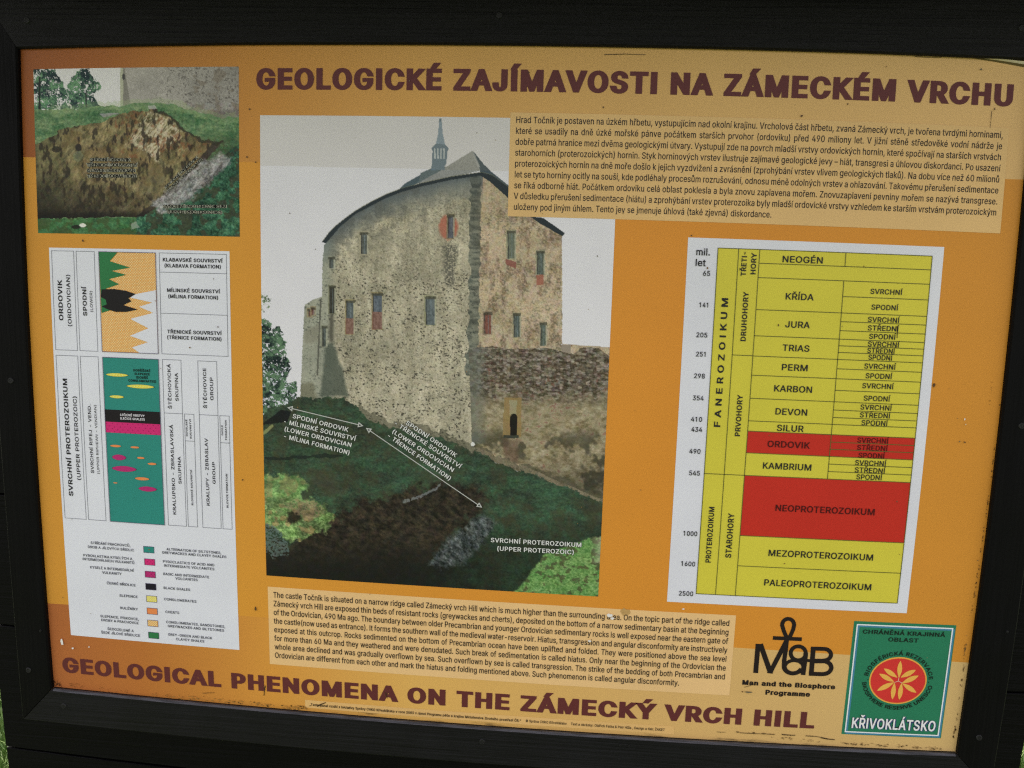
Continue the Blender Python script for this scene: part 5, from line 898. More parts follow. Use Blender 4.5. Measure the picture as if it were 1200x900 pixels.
    sb = fbm(px * .8 + py * .6, (py * .8 - px * .6), 5, 6, 495, .7, 1.4, pe=.8)
    slab = (slab * .93)[..., None]; img = img * (1 - slab) + slab * (np.array([134, 132, 130]) + (sb - .5)[..., None] * 240 + ((fine - .5) * 50)[..., None])
    img = mix(img, ((px - 97) / 4) ** 2 + ((py - 264) / 2.2) ** 2 < 1, (214, 214, 204)); img = mix(img, ((px - 89) / 5) ** 2 + ((py - 266) / 2.4) ** 2 < 1, (28, 34, 22))
    img = mix(img, inpoly(px + wx * 6, py + wy * 6, [(152, 262), (160, 258), (164, 268), (154, 270)]), (150, 156, 146), .7)
    return img + ((f2 - .5) * 12)[..., None] + chroma(px, py, 3.5, 16, 680) * (py > 120)[..., None]
x0, x1, y0, y1 = -.5304, -.2943, -.3310, -.1531
outcrop = photo_grid('outcrop_photograph', x0, x1, y0, y1, .00062, -.0002, paint_outcrop, board)
outcrop['label'] = 'print of a brown rock outcrop below trees and a castle wall'
K_ = lambda X, Y: (35 + X / 7.5, 160 + Y / 7.5)
N_ = lambda X, Y: (160 + X / 8.57, 175 + Y / 8.57)
for s, f_, a, b2, c in (('SPODNÍ ORDOVIK', K_, (535, 218), (885, 220), 3.7), ('TŘENICKÉ SOUVRSTVÍ', K_, (505, 264), (943, 267), 3.7), ('(LOWER ORDOVICIAN', K_, (505, 313), (930, 314), 3.7), ('TŘENICE FORMATION)', K_, (510, 362), (940, 362), 3.7),
                        ('SVRCHNÍ PROTEROZOIKUM', N_, (272, 588), (905, 590), 3.5), ('(UPPER PROTEROZOIC)', N_, (312, 642), (862, 650), 3.5), ('SPODNÍ ORDOVIK', N_, (300, 395), (620, 90), 3.0), ('(LOWER ORDOVICIAN)', N_, (325, 425), (668, 105), 3.0)):
    halo_text(outcrop, s, f_(*a), f_(*b2), c, halo=(150, 150, 134), ink=(8, 10, 8), hw=105, wt='reg')

# ---- time scale chart
INK = (34, 34, 36)
GAc = lambda X, Y: (770 + X * .3, 270 + Y * .3)
GB = lambda X, Y: (770 + X * .3, 480 + Y * .3)
ts = rect('time_scale_chart', .1799, .4401, -.1650, .2284, -.0002, print_mat((207, 208, 214)), board)
ts['label'] = 'white chart with a yellow and red table of geological ages'
YEL, RED = (198, 188, 62), (182, 42, 30)
def bx(f_, X, Y): return PX(*f_(X, Y))
xa = (bx(GAc, 236, 69)[0] + bx(GB, 154, 718)[0]) / 2; xb = (bx(GAc, 318, 72)[0] + bx(GB, 229, 720)[0]) / 2
xc = (bx(GAc, 400, 76)[0] + bx(GB, 306, 725)[0]) / 2; xe = (bx(GAc, 1075, 100)[0] + bx(GB, 937, 755)[0]) / 2
xd = (bx(GAc, 735, 88)[0] + bx(GB, 667, 270)[0]) / 2
yt = (bx(GAc, 236, 69)[1] + bx(GAc, 1075, 100)[1]) / 2; ybt = (bx(GB, 154, 718)[1] + bx(GB, 937, 755)[1]) / 2
rowpx = [(400, 128), (395, 184), (388, 309), (380, 411), (373, 490), (367, 565), (362, 655), (357, 743), (353, 783), (349, 868), (342, 956), (325, 1191), (315, 1309)]
ys = [yt] + [bx(GAc, *q)[1] for q in rowpx] + [ybt]
LW = .00075
def cell(x0_, x1_, y0_, y1_, c): return rect('table_cell', x0_, x1_, y0_, y1_, -.0004, print_mat(c), ts)
lines = MB(-.0008)
cell(xa, xb, yt, ys[11], YEL); cell(xa, xb, ys[11], ybt, YEL); cell(xb, xc, yt, ys[1], YEL)
cell(xb, xc, ys[1], ys[5], YEL); cell(xb, xc, ys[5], ys[11], YEL); cell(xb, xc, ys[11], ybt, YEL)
subs = {0: [], 2: [(725, 258)], 3: [(720, 356), (714, 391)], 4: [(710, 450), (707, 476)], 5: [(702, 540)], 6: [(694, 624)], 7: [(690, 701), (686, 730)], 8: [], 9: [(680, 826), (676, 854)], 10: [(670, 912), (668, 941)]}
for k in range(len(ys) - 1):
    c = RED if k in (9, 11) else YEL
    if k in subs:
        cell(xc, xd, ys[k], ys[k + 1], c); yy = [ys[k]] + [bx(GAc, *q)[1] for q in subs[k]] + [ys[k + 1]]
        for j in range(len(yy) - 1): cell(xd, xe, yy[j], yy[j + 1], c)
        for y in yy[1:-1]: lines.line((xd, y), (xe, y), LW)
        lines.line((xd, ys[k]), (xd, ys[k + 1]), LW)
    else: cell(xc, xe, ys[k], ys[k + 1], c)
    if k: lines.line((xc, ys[k]), (xe, ys[k]), LW)
lines.frame(xa, xe, yt, ybt, LW); lines.line((xb, yt), (xb, ybt), LW); lines.line((xc, yt), (xc, ybt), LW)
lines.line((xa, ys[11]), (xc, ys[11]), LW)
y_ = (bx(GAc, 295, 485)[1] + ys[5]) / 2; lines.line((xb, y_), (xc, y_), LW)
lines.build('ruled_lines', print_mat((92, 92, 40)), ts)
def tt(s, f_, a, b2, cap, wt='reg', ink=INK, name='text_line'): text(ts, s, f_(*a), f_(*b2), cap * .3, wt, ink, -.0010, name)
for s, a, b2, c in (('mil.', (152, 97), (207, 98), 27), ('let', (149, 139), (189, 140), 27), ('65', (178, 177), (208, 178), 20), ('141', (163, 300), (204, 301), 19), ('205', (152, 417), (197, 418), 19), ('251', (151, 492), (194, 493), 19), ('298', (143, 577), (187, 578), 19), ('354', (139, 663), (182, 664), 19), ('410', (132, 746), (176, 747), 19), ('434', (133, 786), (176, 787), 19), ('490', (125, 871), (170, 872), 19), ('545', (124, 956), (168, 957), 19), ('1000', (101, 1192), (157, 1193), 19), ('1600', (92, 1310), (149, 1311), 19), ('2500', (84, 1426), (141, 1427), 19)):
    tt(s, GAc, a, b2, c, 'med')
for s, a, b2 in (('NEOGÉN', (488, 124), (648, 130)), ('KŘÍDA', (500, 270), (610, 273)), ('JURA', (500, 379), (595, 382)), ('TRIAS', (489, 470), (595, 474)), ('PERM', (485, 546), (589, 550)), ('KARBON', (455, 629), (606, 634)), ('DEVON', (460, 719), (587, 723)), ('SILUR', (467, 783), (571, 787)), ('ORDOVIK', (430, 845), (595, 852)), ('KAMBRIUM', (411, 931), (603, 937)), ('NEOPROTEROZOIKUM', (460, 1096), (850, 1111)), ('MEZOPROTEROZOIKUM', (433, 1273), (844, 1287)), ('PALEOPROTEROZOIKUM', (416, 1388), (837, 1403))):
    tt(s, GAc, a, b2, 25, 'med', (66, 10, 12) if s in ('ORDOVIK', 'NEOPROTEROZOIKUM') else INK)
for s, a, b2 in (('SVRCHNÍ', (832, 248), (956, 252)), ('SPODNÍ', (836, 309), (940, 313)), ('SVRCHNÍ', (822, 358), (945, 361)), ('STŘEDNÍ', (822, 390), (942, 395)), ('SPODNÍ', (827, 423), (930, 427)), ('SVRCHNÍ', (822, 453), (944, 457)), ('STŘEDNÍ', (820, 478), (927, 483)), ('SPODNÍ', (824, 504), (917, 509)), ('SVRCHNÍ', (808, 539), (930, 544)), ('SPODNÍ', (813, 577), (916, 581)), ('SVRCHNÍ', (800, 616), (922, 620)), ('SPODNÍ', (806, 664), (908, 669)), ('SVRCHNÍ', (793, 699), (915, 704)), ('STŘEDNÍ', (791, 729), (909, 735)), ('SPODNÍ', (797, 760), (899, 764)), ('SVRCHNÍ', (781, 828), (902, 833)), ('STŘEDNÍ', (780, 857), (899, 862)), ('SPODNÍ', (785, 887), (887, 892)), ('SVRCHNÍ', (772, 916), (893, 921)), ('STŘEDNÍ', (771, 944), (889, 949)), ('SPODNÍ', (777, 971), (877, 976))):
    tt(s, GAc, a, b2, 20, 'med', (70, 12, 12) if 800 < a[1] < 900 else INK)
for s, a, b2, c in (('F A N E R O Z O I K U M', (245, 768), (279, 262), 24), ('TŘETI-', (346, 178), (352, 80), 20), ('HORY', (384, 172), (389, 88), 20), ('DRUHOHORY', (347, 433), (356, 240), 20), ('PRVOHORY', (325, 804), (333, 642), 20), ('PROTEROZOIKUM', (210, 1297), (223, 1078), 20), ('STAROHORY', (290, 1278), (300, 1105), 22)):
    tt(s, GAc, a, b2, c, 'bold')

# ---- rock column chart on the left
E5 = lambda X, Y: (50 + X / 5, 400 + Y / 5)
F5 = lambda X, Y: (50 + X / 5, 500 + Y / 5)
G5 = lambda X, Y: (50 + X / 5, 285 + Y / 5)
L5 = lambda X, Y: (80 + X / 5.714, 620 + Y / 5.714)
rc_ = rect('rock_column_chart', -.5179, -.3061, -.1373, .3211, -.0002, print_mat((208, 210, 216)), board)
rc_['label'] = 'white chart with coloured rock columns and a legend'
bxs = MB(-.0004); TL_ = .0006
def avgx(*q): return float(np.mean([PX(*a)[0] for a in q]))
def avgy(*q): return float(np.mean([PX(*a)[1] for a in q]))
y0u = avgy(G5(52, 42), G5(683, 57), G5(1077, 67)); y1u = avgy(E5(80, 47), E5(325, 58), E5(1087, 90))
y0l = avgy(E5(77, 77), E5(702, 107), E5(1020, 121)); y1l = avgy(F5(133, 532), F5(372, 553), F5(738, 577), F5(1112, 600))
A0, A1 = avgx(G5(52, 42), F5(133, 532)), avgx(G5(183, 47), F5(255, 541))
B0, B1 = avgx(G5(195, 45), F5(272, 545)), avgx(G5(303, 47), F5(372, 553))
C0, C1 = avgx(G5(331, 50), F5(398, 552)), avgx(G5(662, 56), F5(718, 577))
R0, R1 = avgx(G5(683, 57), E5(700, 72)), avgx(G5(1077, 67), E5(1087, 90))
for a, b2 in ((A0, A1), (B0, B1)): bxs.frame(a, b2, y0u, y1u, TL_); bxs.frame(a, b2, y0l, y1l, TL_)
bxs.frame(R0, R1, y0u, y1u, TL_)
for q in ((G5(688, 168), G5(1077, 180)), (G5(695, 410), G5(1083, 422))): y_ = avgy(*q); bxs.line((R0, y_), (R1, y_), TL_)
D0, D1 = avgx(E5(702, 107), F5(738, 577)), avgx(E5(806, 110), F5(848, 582)); D2 = avgx(E5(887, 427), F5(908, 588))
H0, H1 = avgx(E5(907, 117), F5(942, 592)), avgx(E5(1020, 122), F5(1047, 597)); H2 = avgx(E5(1092, 440), F5(1112, 600))
yd = avgy(E5(712, 417), E5(817, 424), E5(917, 430), E5(1028, 436)); ye = avgy(E5(833, 580), E5(888, 586), F5(1040, 93), F5(1097, 98))
for a, b2, c in ((D0, D1, D2), (H0, H1, H2)):
    bxs.frame(a, b2, y0l, y1l, TL_); bxs.line((a, yd), (b2, yd), TL_); bxs.frame(b2 + .0022, c, yd, y1l, TL_); bxs.line((b2 + .0022, ye), (c, ye), TL_)
bxs.build('ruled_boxes', print_mat((120, 122, 128)), rc_)
def vt(s, p, q, cap, wt='med', ink=INK, z=-.0006, name='text_line'): text(rc_, s, p, q, cap, wt, ink, z, name)
for s, p, q, c, w in (('ORDOVIK', G5(121, 452), G5(115, 215), 5.4, 'bold'), ('(ORDOVICIAN)', G5(170, 490), G5(161, 180), 4.6, 'med'), ('SPODNÍ', G5(260, 425), G5(258, 255), 5.0, 'bold'), ('(LOWER)', G5(295, 405), G5(292, 277), 3.2, 'reg'),
                      ('SVRCHNÍ PROTEROZOIKUM', F5(178, 405), E5(146, 215), 5.4, 'bold'), ('(UPPER PROTEROZOIC)', F5(224, 315), E5(200, 318), 4.6, 'med'), ('SVRCHNÍ RIFEJ - VEND.', F5(300, 272), E5(284, 368), 3.8, 'med'), ('(UPPER RIPHEAN - VENDIAN)', F5(333, 278), E5(317, 370), 2.9, 'reg'),
                      ('ŠTĚCHOVICKÁ', E5(757, 395), E5(750, 132), 3.8, 'med'), ('SKUPINA', E5(797, 350), E5(793, 185), 3.8, 'med'), ('ŠTĚCHOVICE', E5(962, 392), E5(960, 156), 3.9, 'med'), ('GROUP', E5(1002, 345), E5(999, 210), 3.9, 'med'),
                      ('KRALUPSKO - ZBRASLAVSKÁ', F5(782, 515), E5(765, 488), 3.8, 'med'), ('SKUPINA', F5(814, 335), F5(810, 175), 3.6, 'med'), ('KRALUPY - ZBRASLAV', F5(979, 463), F5(969, 68), 3.8, 'med'), ('GROUP', F5(1014, 335), F5(1011, 205), 3.6, 'med'),
                      ('DAVELSKÉ', E5(850, 556), E5(849, 457), 2.0, 'bold'), ('SOUVRSTVÍ', E5(873, 570), E5(871, 455), 2.0, 'bold'), ('DAVLE', E5(1058, 550), E5(1057, 490), 2.0, 'bold'), ('FORMATION', E5(1080, 578), E5(1079, 462), 2.0, 'bold'), ('BLOVICKÉ SOUVRSTVÍ', F5(882, 460), F5(878, 252), 2.2, 'bold'), ('BLOVICE FORMATION', F5(1088, 475), F5(1085, 275), 2.2, 'bold'),
                      ('KLABAVSKÉ SOUVRSTVÍ', G5(705, 106), G5(1055, 115), 4.2, 'bold'), ('(KLABAVA FORMATION)', G5(714, 140), G5(1048, 150), 4.2, 'bold'), ('MÍLINSKÉ SOUVRSTVÍ', G5(730, 286), G5(1040, 293), 4.2, 'bold'), ('(MÍLINA FORMATION)', G5(736, 321), G5(1032, 330), 4.2, 'bold'), ('TŘENICKÉ SOUVRSTVÍ', G5(732, 528), G5(1050, 538), 4.2, 'bold'), ('(TŘENICE FORMATION)', G5(730, 561), G5(1052, 572), 4.2, 'bold')):
    vt(s, p, q, c, w)
# upper column
def pxpoly(name, pts, c, z, parent=None):
    P, Fa = nzfill([[PX(*q) for q in pts]]) ; mb = MB(z)
    if len(Fa): mb.add(P, Fa)
    return mb.build(name, print_mat(c), parent or rc_)
def fillB(name, cs, c, z, parent):
    # the triangulator wants numbers of a fair size
    P, Fa = nzfill([[np.array(p) * 1000 for p in ccw([np.array(q) for q in cc])] for cc in cs]); mb = MB(z); mb.add(P / 1000, Fa); return mb.build(name, print_mat(c), parent)
GREEN, SAND = (44, 112, 66), (218, 160, 84)
rect('sandstone_field', C0, C1, y0u, y1u, -.0004, print_mat(SAND), rc_)
white_poly = [G5(664, 275), G5(548, 298), G5(515, 318), G5(645, 348), G5(567, 372), G5(650, 408), G5(515, 443), G5(622, 498), G5(513, 542), G5(618, 580), E5(525, 35), E5(575, 71), E5(679, 75)]
def polyB(pts): return [PX(*q) for q in pts]
wp = polyB(white_poly); fillB('white_field', [wp], (208, 210, 216), -.0008, rc_)
gp_ = polyB([G5(331, 50), G5(440, 54), G5(395, 105), G5(515, 143), G5(405, 162), G5(492, 185), G5(390, 210), G5(450, 240), G5(372, 266), G5(400, 330), G5(400, 392), G5(347, 408)])
fillB('grey_green_shale', [gp_], GREEN, -.0008, rc_)
bp_ = polyB([G5(348, 270), G5(420, 268), G5(490, 278), G5(548, 298), G5(505, 322), G5(522, 340), G5(475, 362), G5(560, 388), G5(495, 402), G5(430, 402), G5(385, 388), G5(347, 370), G5(378, 358), G5(372, 330), G5(343, 315)])
fillB('black_shale', [bp_], (24, 22, 24), -.0010, rc_)
def dots(name, x0_, x1_, y0_, y1_, sp, r_, c, z, parent, keep=None, jit=0.):
    mb = MB(z); j = 0; y = y0_ + sp * .3
    while y < y1_ - r_:
        x = x0_ + sp * (.3 + .5 * (j % 2))
        while x < x1_ - r_:
            a, b2 = x + random.uniform(-jit, jit), y + random.uniform(-jit, jit)
            if keep is None or keep(a, b2): mb.add([(a - r_, b2), (a, b2 - r_), (a + r_, b2), (a, b2 + r_)], [(0, 1, 2, 3)])
            x += sp
        y += sp * .52; j += 1
    return mb.build(name, print_mat(c), parent)
def ip1(x, y, P): return bool(inpoly(np.array([x]), np.array([y]), [tuple(q) for q in P])[0])
o = dots('pebble_pattern', C0, C1, y0u, y1u, .0029, .00075, (232, 206, 158), -.0006, rc_, lambda x, y: not (ip1(x, y, wp) or ip1(x, y, gp_) or ip1(x, y, bp_)))
o['kind'] = 'stuff'
fr = MB(-.0012); fr.frame(C0, C1, y0u, y1u, .0006); fr.frame(C0, C1, y0l, y1l, .0006); fr.build('column_outline', print_mat((96, 90, 110)), rc_)
# lower column
TEAL, PINK, MAG, ORA, YLW = (43, 128, 116), (196, 40, 108), (172, 40, 104), (222, 132, 76), (222, 204, 84)
rect('siltstone_field', C0, C1, y0l, y1l, -.0004, print_mat(TEAL), rc_)
yk0, yk1 = avgy(E5(370, 398), E5(688, 413)), avgy(E5(373, 470), E5(690, 486)); yp1 = avgy(E5(376, 533), E5(692, 549))
rect('black_shale_band', C0, C1, yk0, yk1, -.0006, print_mat((26, 22, 26)), rc_); rect('tuff_band', C0, C1, yk1, yp1, -.0006, print_mat(PINK), rc_)
o = dots('tuff_pattern', C0, C1, yk1, yp1, .0062, .0006, (120, 24, 70), -.0008, rc_, jit=.0006)
def lens(cx, cy, rx, ry, c, f_, nm, edge=(70, 60, 40)):
    q = PX(*f_(cx, cy)); s_ = bscale(f_(cx, cy)) / 5; rx *= s_; ry *= s_
    def shp(k): return [q + np.array([rx * k * math.cos(t), ry * (k if k == 1 else k * .9) * math.sin(t) * (.75 + .25 * abs(math.sin(t)))]) for t in np.linspace(0, 2 * math.pi, 28, endpoint=False)]
    fillB(nm, [shp(1.06)], edge, -.0008, rc_); fillB(nm, [shp(1.0)], c, -.0010, rc_)
for a in ((438, 196, 68, 9.5), (575, 264, 84, 11), (436, 324, 44, 8.5)):
    lens(*a, YLW, E5, 'conglomerate_lens')
    mb = MB(-.0012); q = PX(*E5(a[0], a[1])); s_ = bscale(E5(a[0], a[1])) / 5
    for k in range(-3, 4):
        if abs(k) * 18 < a[2] - 14: mb.add([q + np.array([k * 18 - 5, 0]) * s_, q + np.array([k * 18, -4]) * s_, q + np.array([k * 18 + 5, 0]) * s_, q + np.array([k * 18, 4]) * s_], [(0, 1, 2, 3)])
    mb.build('lens_pattern', print_mat((240, 228, 130)), rc_)
for a in ((430, 112, 34, 7), (542, 120, 27, 6), (577, 182, 24, 6), (643, 217, 27, 7), (585, 304, 45, 9), (428, 328, 14, 3)): lens(*a, ORA, F5, 'chert_lens', (60, 84, 66))
for a in ((450, 179, 42, 17), (480, 246, 74, 17), (617, 364, 55, 15)): lens(*a, MAG, F5, 'volcanite_lens', (110, 30, 70))
for s, a, b2 in (('DOBŘÍŠSKÉ', (532, 176), (634, 180)), ('SLEPENCE', (540, 196), (630, 200)), ('(DOBŘÍŠ', (550, 217), (620, 221)), ('CONGLOMERATES)', (505, 236), (668, 242))): vt(s, E5(*a), E5(*b2), 2.9, 'black', (16, 40, 34))
for s, a, b2 in (('LEČICKÉ VRSTVY', (457, 436), (600, 442)), ('(LEČICE SHALES)', (457, 457), (602, 463))): vt(s, E5(*a), E5(*b2), 2.7, 'bold', (210, 208, 212), -.0010)
# legend
sw = [(505, 113, TEAL), (511, 196, PINK), (515, 279, MAG), (519, 361, (26, 22, 34)), (524, 443, YLW), (528, 525, ORA), (532, 606, SAND), (538, 687, GREEN)]
for k, (X, Y, c) in enumerate(sw):
    a = PX(*L5(X, Y + 1)); b2 = PX(*L5(X + 71, Y + 47)); 
    mb = MB(-.0006); rect('legend_swatch', a[0], b2[0], a[1], b2[1], -.0004, print_mat(c), rc_); mb.frame(a[0], b2[0], a[1], b2[1], .0005)
    mb.build('swatch_outline', print_mat((70, 62, 90)), rc_)
    if k in (4, 6): dots('swatch_pattern', a[0], b2[0], a[1], b2[1], .0026, .0007, (240, 226, 170), -.0005, rc_)
    if k in (1, 2): dots('swatch_pattern', a[0], b2[0], a[1], b2[1], .0042, .0005, (100, 20, 60), -.0005, rc_)
for s, a, b2 in (('STŘÍDÁNÍ PRACHOVCŮ,', (152, 100), (418, 117)), ('DROB A JÍLOVÝCH BŘIDLIC', (133, 128), (442, 147)), ('PYROKLASTIKA KYSELÝCH A', (103, 184), (430, 205)), ('INTERMEDIÁLNÍCH VULKANITŮ', (98, 208), (445, 232)), ('KYSELÉ A INTERMEDIÁLNÍ', (148, 264), (440, 283)), ('VULKANITY', (230, 299), (358, 306)), ('ČERNÉ BŘIDLICE', (260, 370), (453, 382)), ('SLEPENCE', (345, 453), (467, 460)), ('BULIŽNÍKY', (350, 536), (467, 543)), ('SLEPENCE, PÍSKOVCE,', (217, 592), (475, 608)), ('DROBY A PRACHOVCE', (222, 617), (473, 635)), ('ŠEDOZELENÉ A', (265, 676), (440, 688)), ('ŠEDÉ JÍLOVÉ BŘIDLICE', (223, 701), (483, 718)),
                 ('ALTERNATION OF SILTSTONES,', (660, 143), (1027, 165)), ('GREYWACKES AND CLAYEY SHALES', (630, 165), (1060, 192)), ('PYROCLASTICS OF ACID AND', (635, 225), (980, 247)), ('INTERMEDIATE VOLCANITES', (643, 251), (980, 275)), ('BASIC AND INTERMEDIATE', (638, 308), (945, 328)), ('VOLCANITES', (720, 338), (868, 347)), ('BLACK SHALES', (640, 402), (818, 412)), ('CONGLOMERATES', (643, 478), (860, 490)), ('CHERTS', (652, 562), (745, 567)), ('CONGLOMERATES, SANDSTONES,', (657, 631), (1053, 658)), ('GREYWACKES AND SILTSTONES', (668, 658), (1045, 684)), ('GREY-GREEN AND BLACK', (670, 714), (965, 735)), ('CLAYEY SHALES', (723, 745), (913, 757))):
    vt(s, L5(*a), L5(*b2), 3.1, 'med', (48, 50, 60))

# ---- man and biosphere mark
mab = bpy.data.objects.new('biosphere_logo', None); COL.objects.link(mab); mab.parent = board; mab.empty_display_size = .02
Mz = lambda X, Y: (860 + X / 8.571, 715 + Y / 8.571)
def mstroke(pts, w, closed=False):
    q = [PX(*Mz(*p)) * 1000 for p in pts]; return [ccw(list(c)) for c in stroke(q, w / 8.571 * bscale(Mz(500, 400)) * 1000, closed)]
def arc(cx, cy, rx, ry, a0, a1, n=16): return [(cx + rx * math.cos(math.radians(t)), cy + ry * math.sin(math.radians(t))) for t in np.linspace(a0, a1, n)]
cs = []
cs += mstroke([(243, 338), (218, 630)], 46); cs += mstroke([(266, 340), (365, 622)], 48); cs += mstroke([(365, 622), (532, 300)], 44)
cs += mstroke([(336, 612), (392, 618)], 40)
cs += mstroke([(222, 352), (292, 356)], 28)
loop = [(548, 300), (524, 262), (500, 205), (484, 150)] + arc(545, 146, 60, 60, 176, 364, 14) + [(596, 190), (575, 240), (552, 285)]
cs += mstroke(loop, 38); cs += mstroke([(392, 278), (682, 291)], 38)
cs += mstroke([(530, 300), (520, 400), (505, 500), (503, 560)] + arc(592, 562, 90, 72, 175, 20, 12), 42)
cs += mstroke(arc(646, 432, 76, 70, 0, 360, 28), 38, True); cs += mstroke(arc(604, 568, 92, 64, 0, 360, 28), 34, True)
cs += mstroke([(722, 430), (712, 520), (694, 650)], 44)
cs += mstroke([(700, 503), (800, 508)], 30)
cs += mstroke([(798, 366), (775, 658)], 46)
cs += mstroke([(798, 385), (890, 388)] + arc(905, 446, 70, 58, -80, 80, 12) + [(885, 507), (790, 506)], 40)
cs += mstroke([(790, 512), (900, 512)] + arc(900, 576, 78, 64, -80, 85, 12) + [(880, 642), (778, 638)], 42)
Pq, Fq = nzfill(cs); mb = MB(-.0004); mb.add(Pq / 1000, Fq); mb.build('monogram', print_mat((30, 22, 22)), mab)
SER = {}
def sf(ch, *q): SER[ch] = tuple((float(a), float(b2), float(y)) for a, b2, y in q)
sf('M', (10, 170, 0), (430, 620, 0), (10, 130, 431), (480, 620, 431)); sf('B', (10, 120, 0), (10, 120, 431)); sf('P', (10, 190, 0), (10, 120, 431))
sf('n', (10, 175, 0), (250, 420, 0), (10, 90, 301)); sf('h', (10, 175, 0), (250, 420, 0), (10, 90, 431)); sf('i', (-10, 175, 0), (0, 90, 301)); sf('r', (10, 210, 0), (10, 90, 301))
sf('d', (330, 440, 0), (250, 350, 431)); sf('m', (10, 165, 0), (250, 400, 0), (480, 620, 0), (10, 90, 301)); sf('p', (10, 190, -140), (10, 90, 301)); sf('a', (320, 420, 0))
for s, a, b2 in (('Man and the Biosphere', (84, 752), (1018, 790)), ('Programme', (316, 850), (766, 866))):
    A, Bq = snap(PX(*Mz(*a)), PX(*Mz(*b2))); mb = MB(-.0004); lay(mb, s, A, Bq, 50 / 8.571 * bscale(Mz(*a)), 'black', serifs=SER); mb.build('text_line', print_mat((30, 22, 22)), mab)

# ---- green protected-area emblem
EGR = (38, 114, 82)
x0, x1, y0, y1 = .3842, .4958, .2400, .3757
em = rect('protected_area_emblem', x0, x1, y0, y1, -.0002, print_mat(EGR), board)
em['label'] = 'green emblem with a red oval, yellow leaves and white lettering'
P6 = lambda X, Y: (985 + X / 6, 720 + Y / 6)
fx0 = avgx(P6(117, 70), P6(33, 820)); fx1 = avgx(P6(787, 98), P6(684, 852)); fy0 = avgy(P6(117, 70), P6(787, 98)); fy1 = avgy(P6(33, 820), P6(684, 852))
m1 = MB(-.0004); m1.frame(fx0 + .0016, fx1 + .0016, fy0 + .0016, fy1 + .0016, .0022); m1.build('blue_border', print_mat((66, 122, 150)), em)
m1 = MB(-.0006); m1.frame(fx0, fx1, fy0, fy1, .0014); m1.build('white_border', print_mat((214, 226, 220)), em)
EI = (18, 34, 26)
def et(s, a, b2, cap, wt, ink=EI, nm='text_line', z=-.0006, **kw): text(em, s, P6(*a), P6(*b2), cap / 6, wt, ink, z, nm, **kw)
et('CHRÁNĚNÁ KRAJINNÁ', (155, 131), (733, 160), 29, 'bold'); et('OBLAST', (334, 189), (546, 197), 29, 'bold')
A, Bq = snap(PX(*P6(74, 792)), PX(*P6(663, 822))); sc = bscale(P6(300, 800))
for gw, ink, z, dd in ((34, (60, 70, 130), -.0006, .0006), (26, (20, 26, 30), -.0008, 0.)):
    mb = MB(z); lay(mb, 'KŘIVOKLÁTSKO', A, Bq, 74 / 6 * sc, 'bold', grow=gw, dx=dd, dy=-dd); mb.build('lettering_shadow', print_mat(ink), em)
mb = MB(-.0010); lay(mb, 'KŘIVOKLÁTSKO', A, Bq, 74 / 6 * sc, 'bold', grow=-4); mb.build('lettering', print_mat((228, 230, 232)), em)
c0 = PX(*P6(403, 465)); es = bscale(P6(403, 465)) / 6
def eo(rx, ry, c, z, nm): 
    mb = MB(z); q = [c0 + np.array([rx * es * math.cos(t), ry * es * math.sin(t)]) for t in np.linspace(0, 2 * math.pi, 64, endpoint=False)]
    mb.add([c0] + q, [(0, 1 + k, 1 + (k + 1) % 64) for k in range(64)]); mb.build(nm, print_mat(c), em)
eo(187, 166, (224, 160, 70), -.0004, 'gold_ring'); eo(178, 157, (196, 50, 46), -.0006, 'red_oval')
def leaf(b_, t_, w=17):
    a = np.array(b_, float); e = np.array(t_, float); u_ = e - a; L_ = np.linalg.norm(u_); u_ /= L_; v_ = np.array([-u_[1], u_[0]])
    prof = [(0, .12), (.15, .5), (.35, .9), (.55, 1.0), (.75, .78), (.9, .38), (1, 0)]
    q = [a + u_ * L_ * t + v_ * w * k for t, k in prof] + [a + u_ * L_ * t - v_ * w * k for t, k in prof[-2::-1]]
    q = [PX(*P6(*p)) * 1000 for p in q]; P, Fa = nzfill([ccw(q)]); m_ = MB(-.0008); m_.add(P / 1000, Fa); m_.build('leaf', print_mat((222, 166, 76)), em)
for b_, t_ in (((409, 442), (420, 324)), ((422, 440), (528, 388)), ((396, 440), (303, 378)), ((372, 470), (270, 415)), ((374, 476), (254, 534)), ((378, 480), (362, 596)), ((432, 480), (548, 428)), ((434, 484), (532, 548)), ((428, 482), (411, 598))): leaf(b_, t_)
cs = []
for a, b2 in (((404, 466), (409, 440)), ((404, 466), (376, 476)), ((404, 466), (432, 480))): cs += [ccw(list(c)) for c in stroke([PX(*P6(*a)) * 1000, PX(*P6(*b2)) * 1000], .45)]
P, Fa = nzfill(cs); mb = MB(-.0010); mb.add(P / 1000, Fa); mb.build('leaf_stalks', print_mat((230, 200, 170)), em)
def ringtext(s, a0, a1, rx, ry, cap, inward):
    mb = MB(-.0006); gl = [glyph(c, *WT['bold']) for c in s]; tot = sum(g[0] for g in gl)
    tab = np.linspace(a0, a1, 400); pts = np.stack([rx * np.cos(tab), ry * np.sin(tab)], -1); d = np.r_[0, np.cumsum(np.linalg.norm(np.diff(pts, axis=0), axis=1))]
    sx = d[-1] / tot; x = 0; sy = cap / CAPH
    for c, (ad, P, Fa) in zip(s, gl):
        m_ = (x + ad / 2) * sx; t = np.interp(m_, d, tab)
        pos = np.array([rx * math.cos(t), ry * math.sin(t)]); tg = np.array([-rx * math.sin(t), ry * math.cos(t)]) * (1 if a1 > a0 else -1); tg /= np.linalg.norm(tg)
        nn = np.array([tg[1], -tg[0]])
        if len(Fa): mb.add(c0 + es * (pos + ((P[:, :1] - ad / 2) * sx) * tg + P[:, 1:] * sy * nn), Fa)
        x += ad
    mb.build('ring_lettering', print_mat(EI), em)
R_ = math.radians
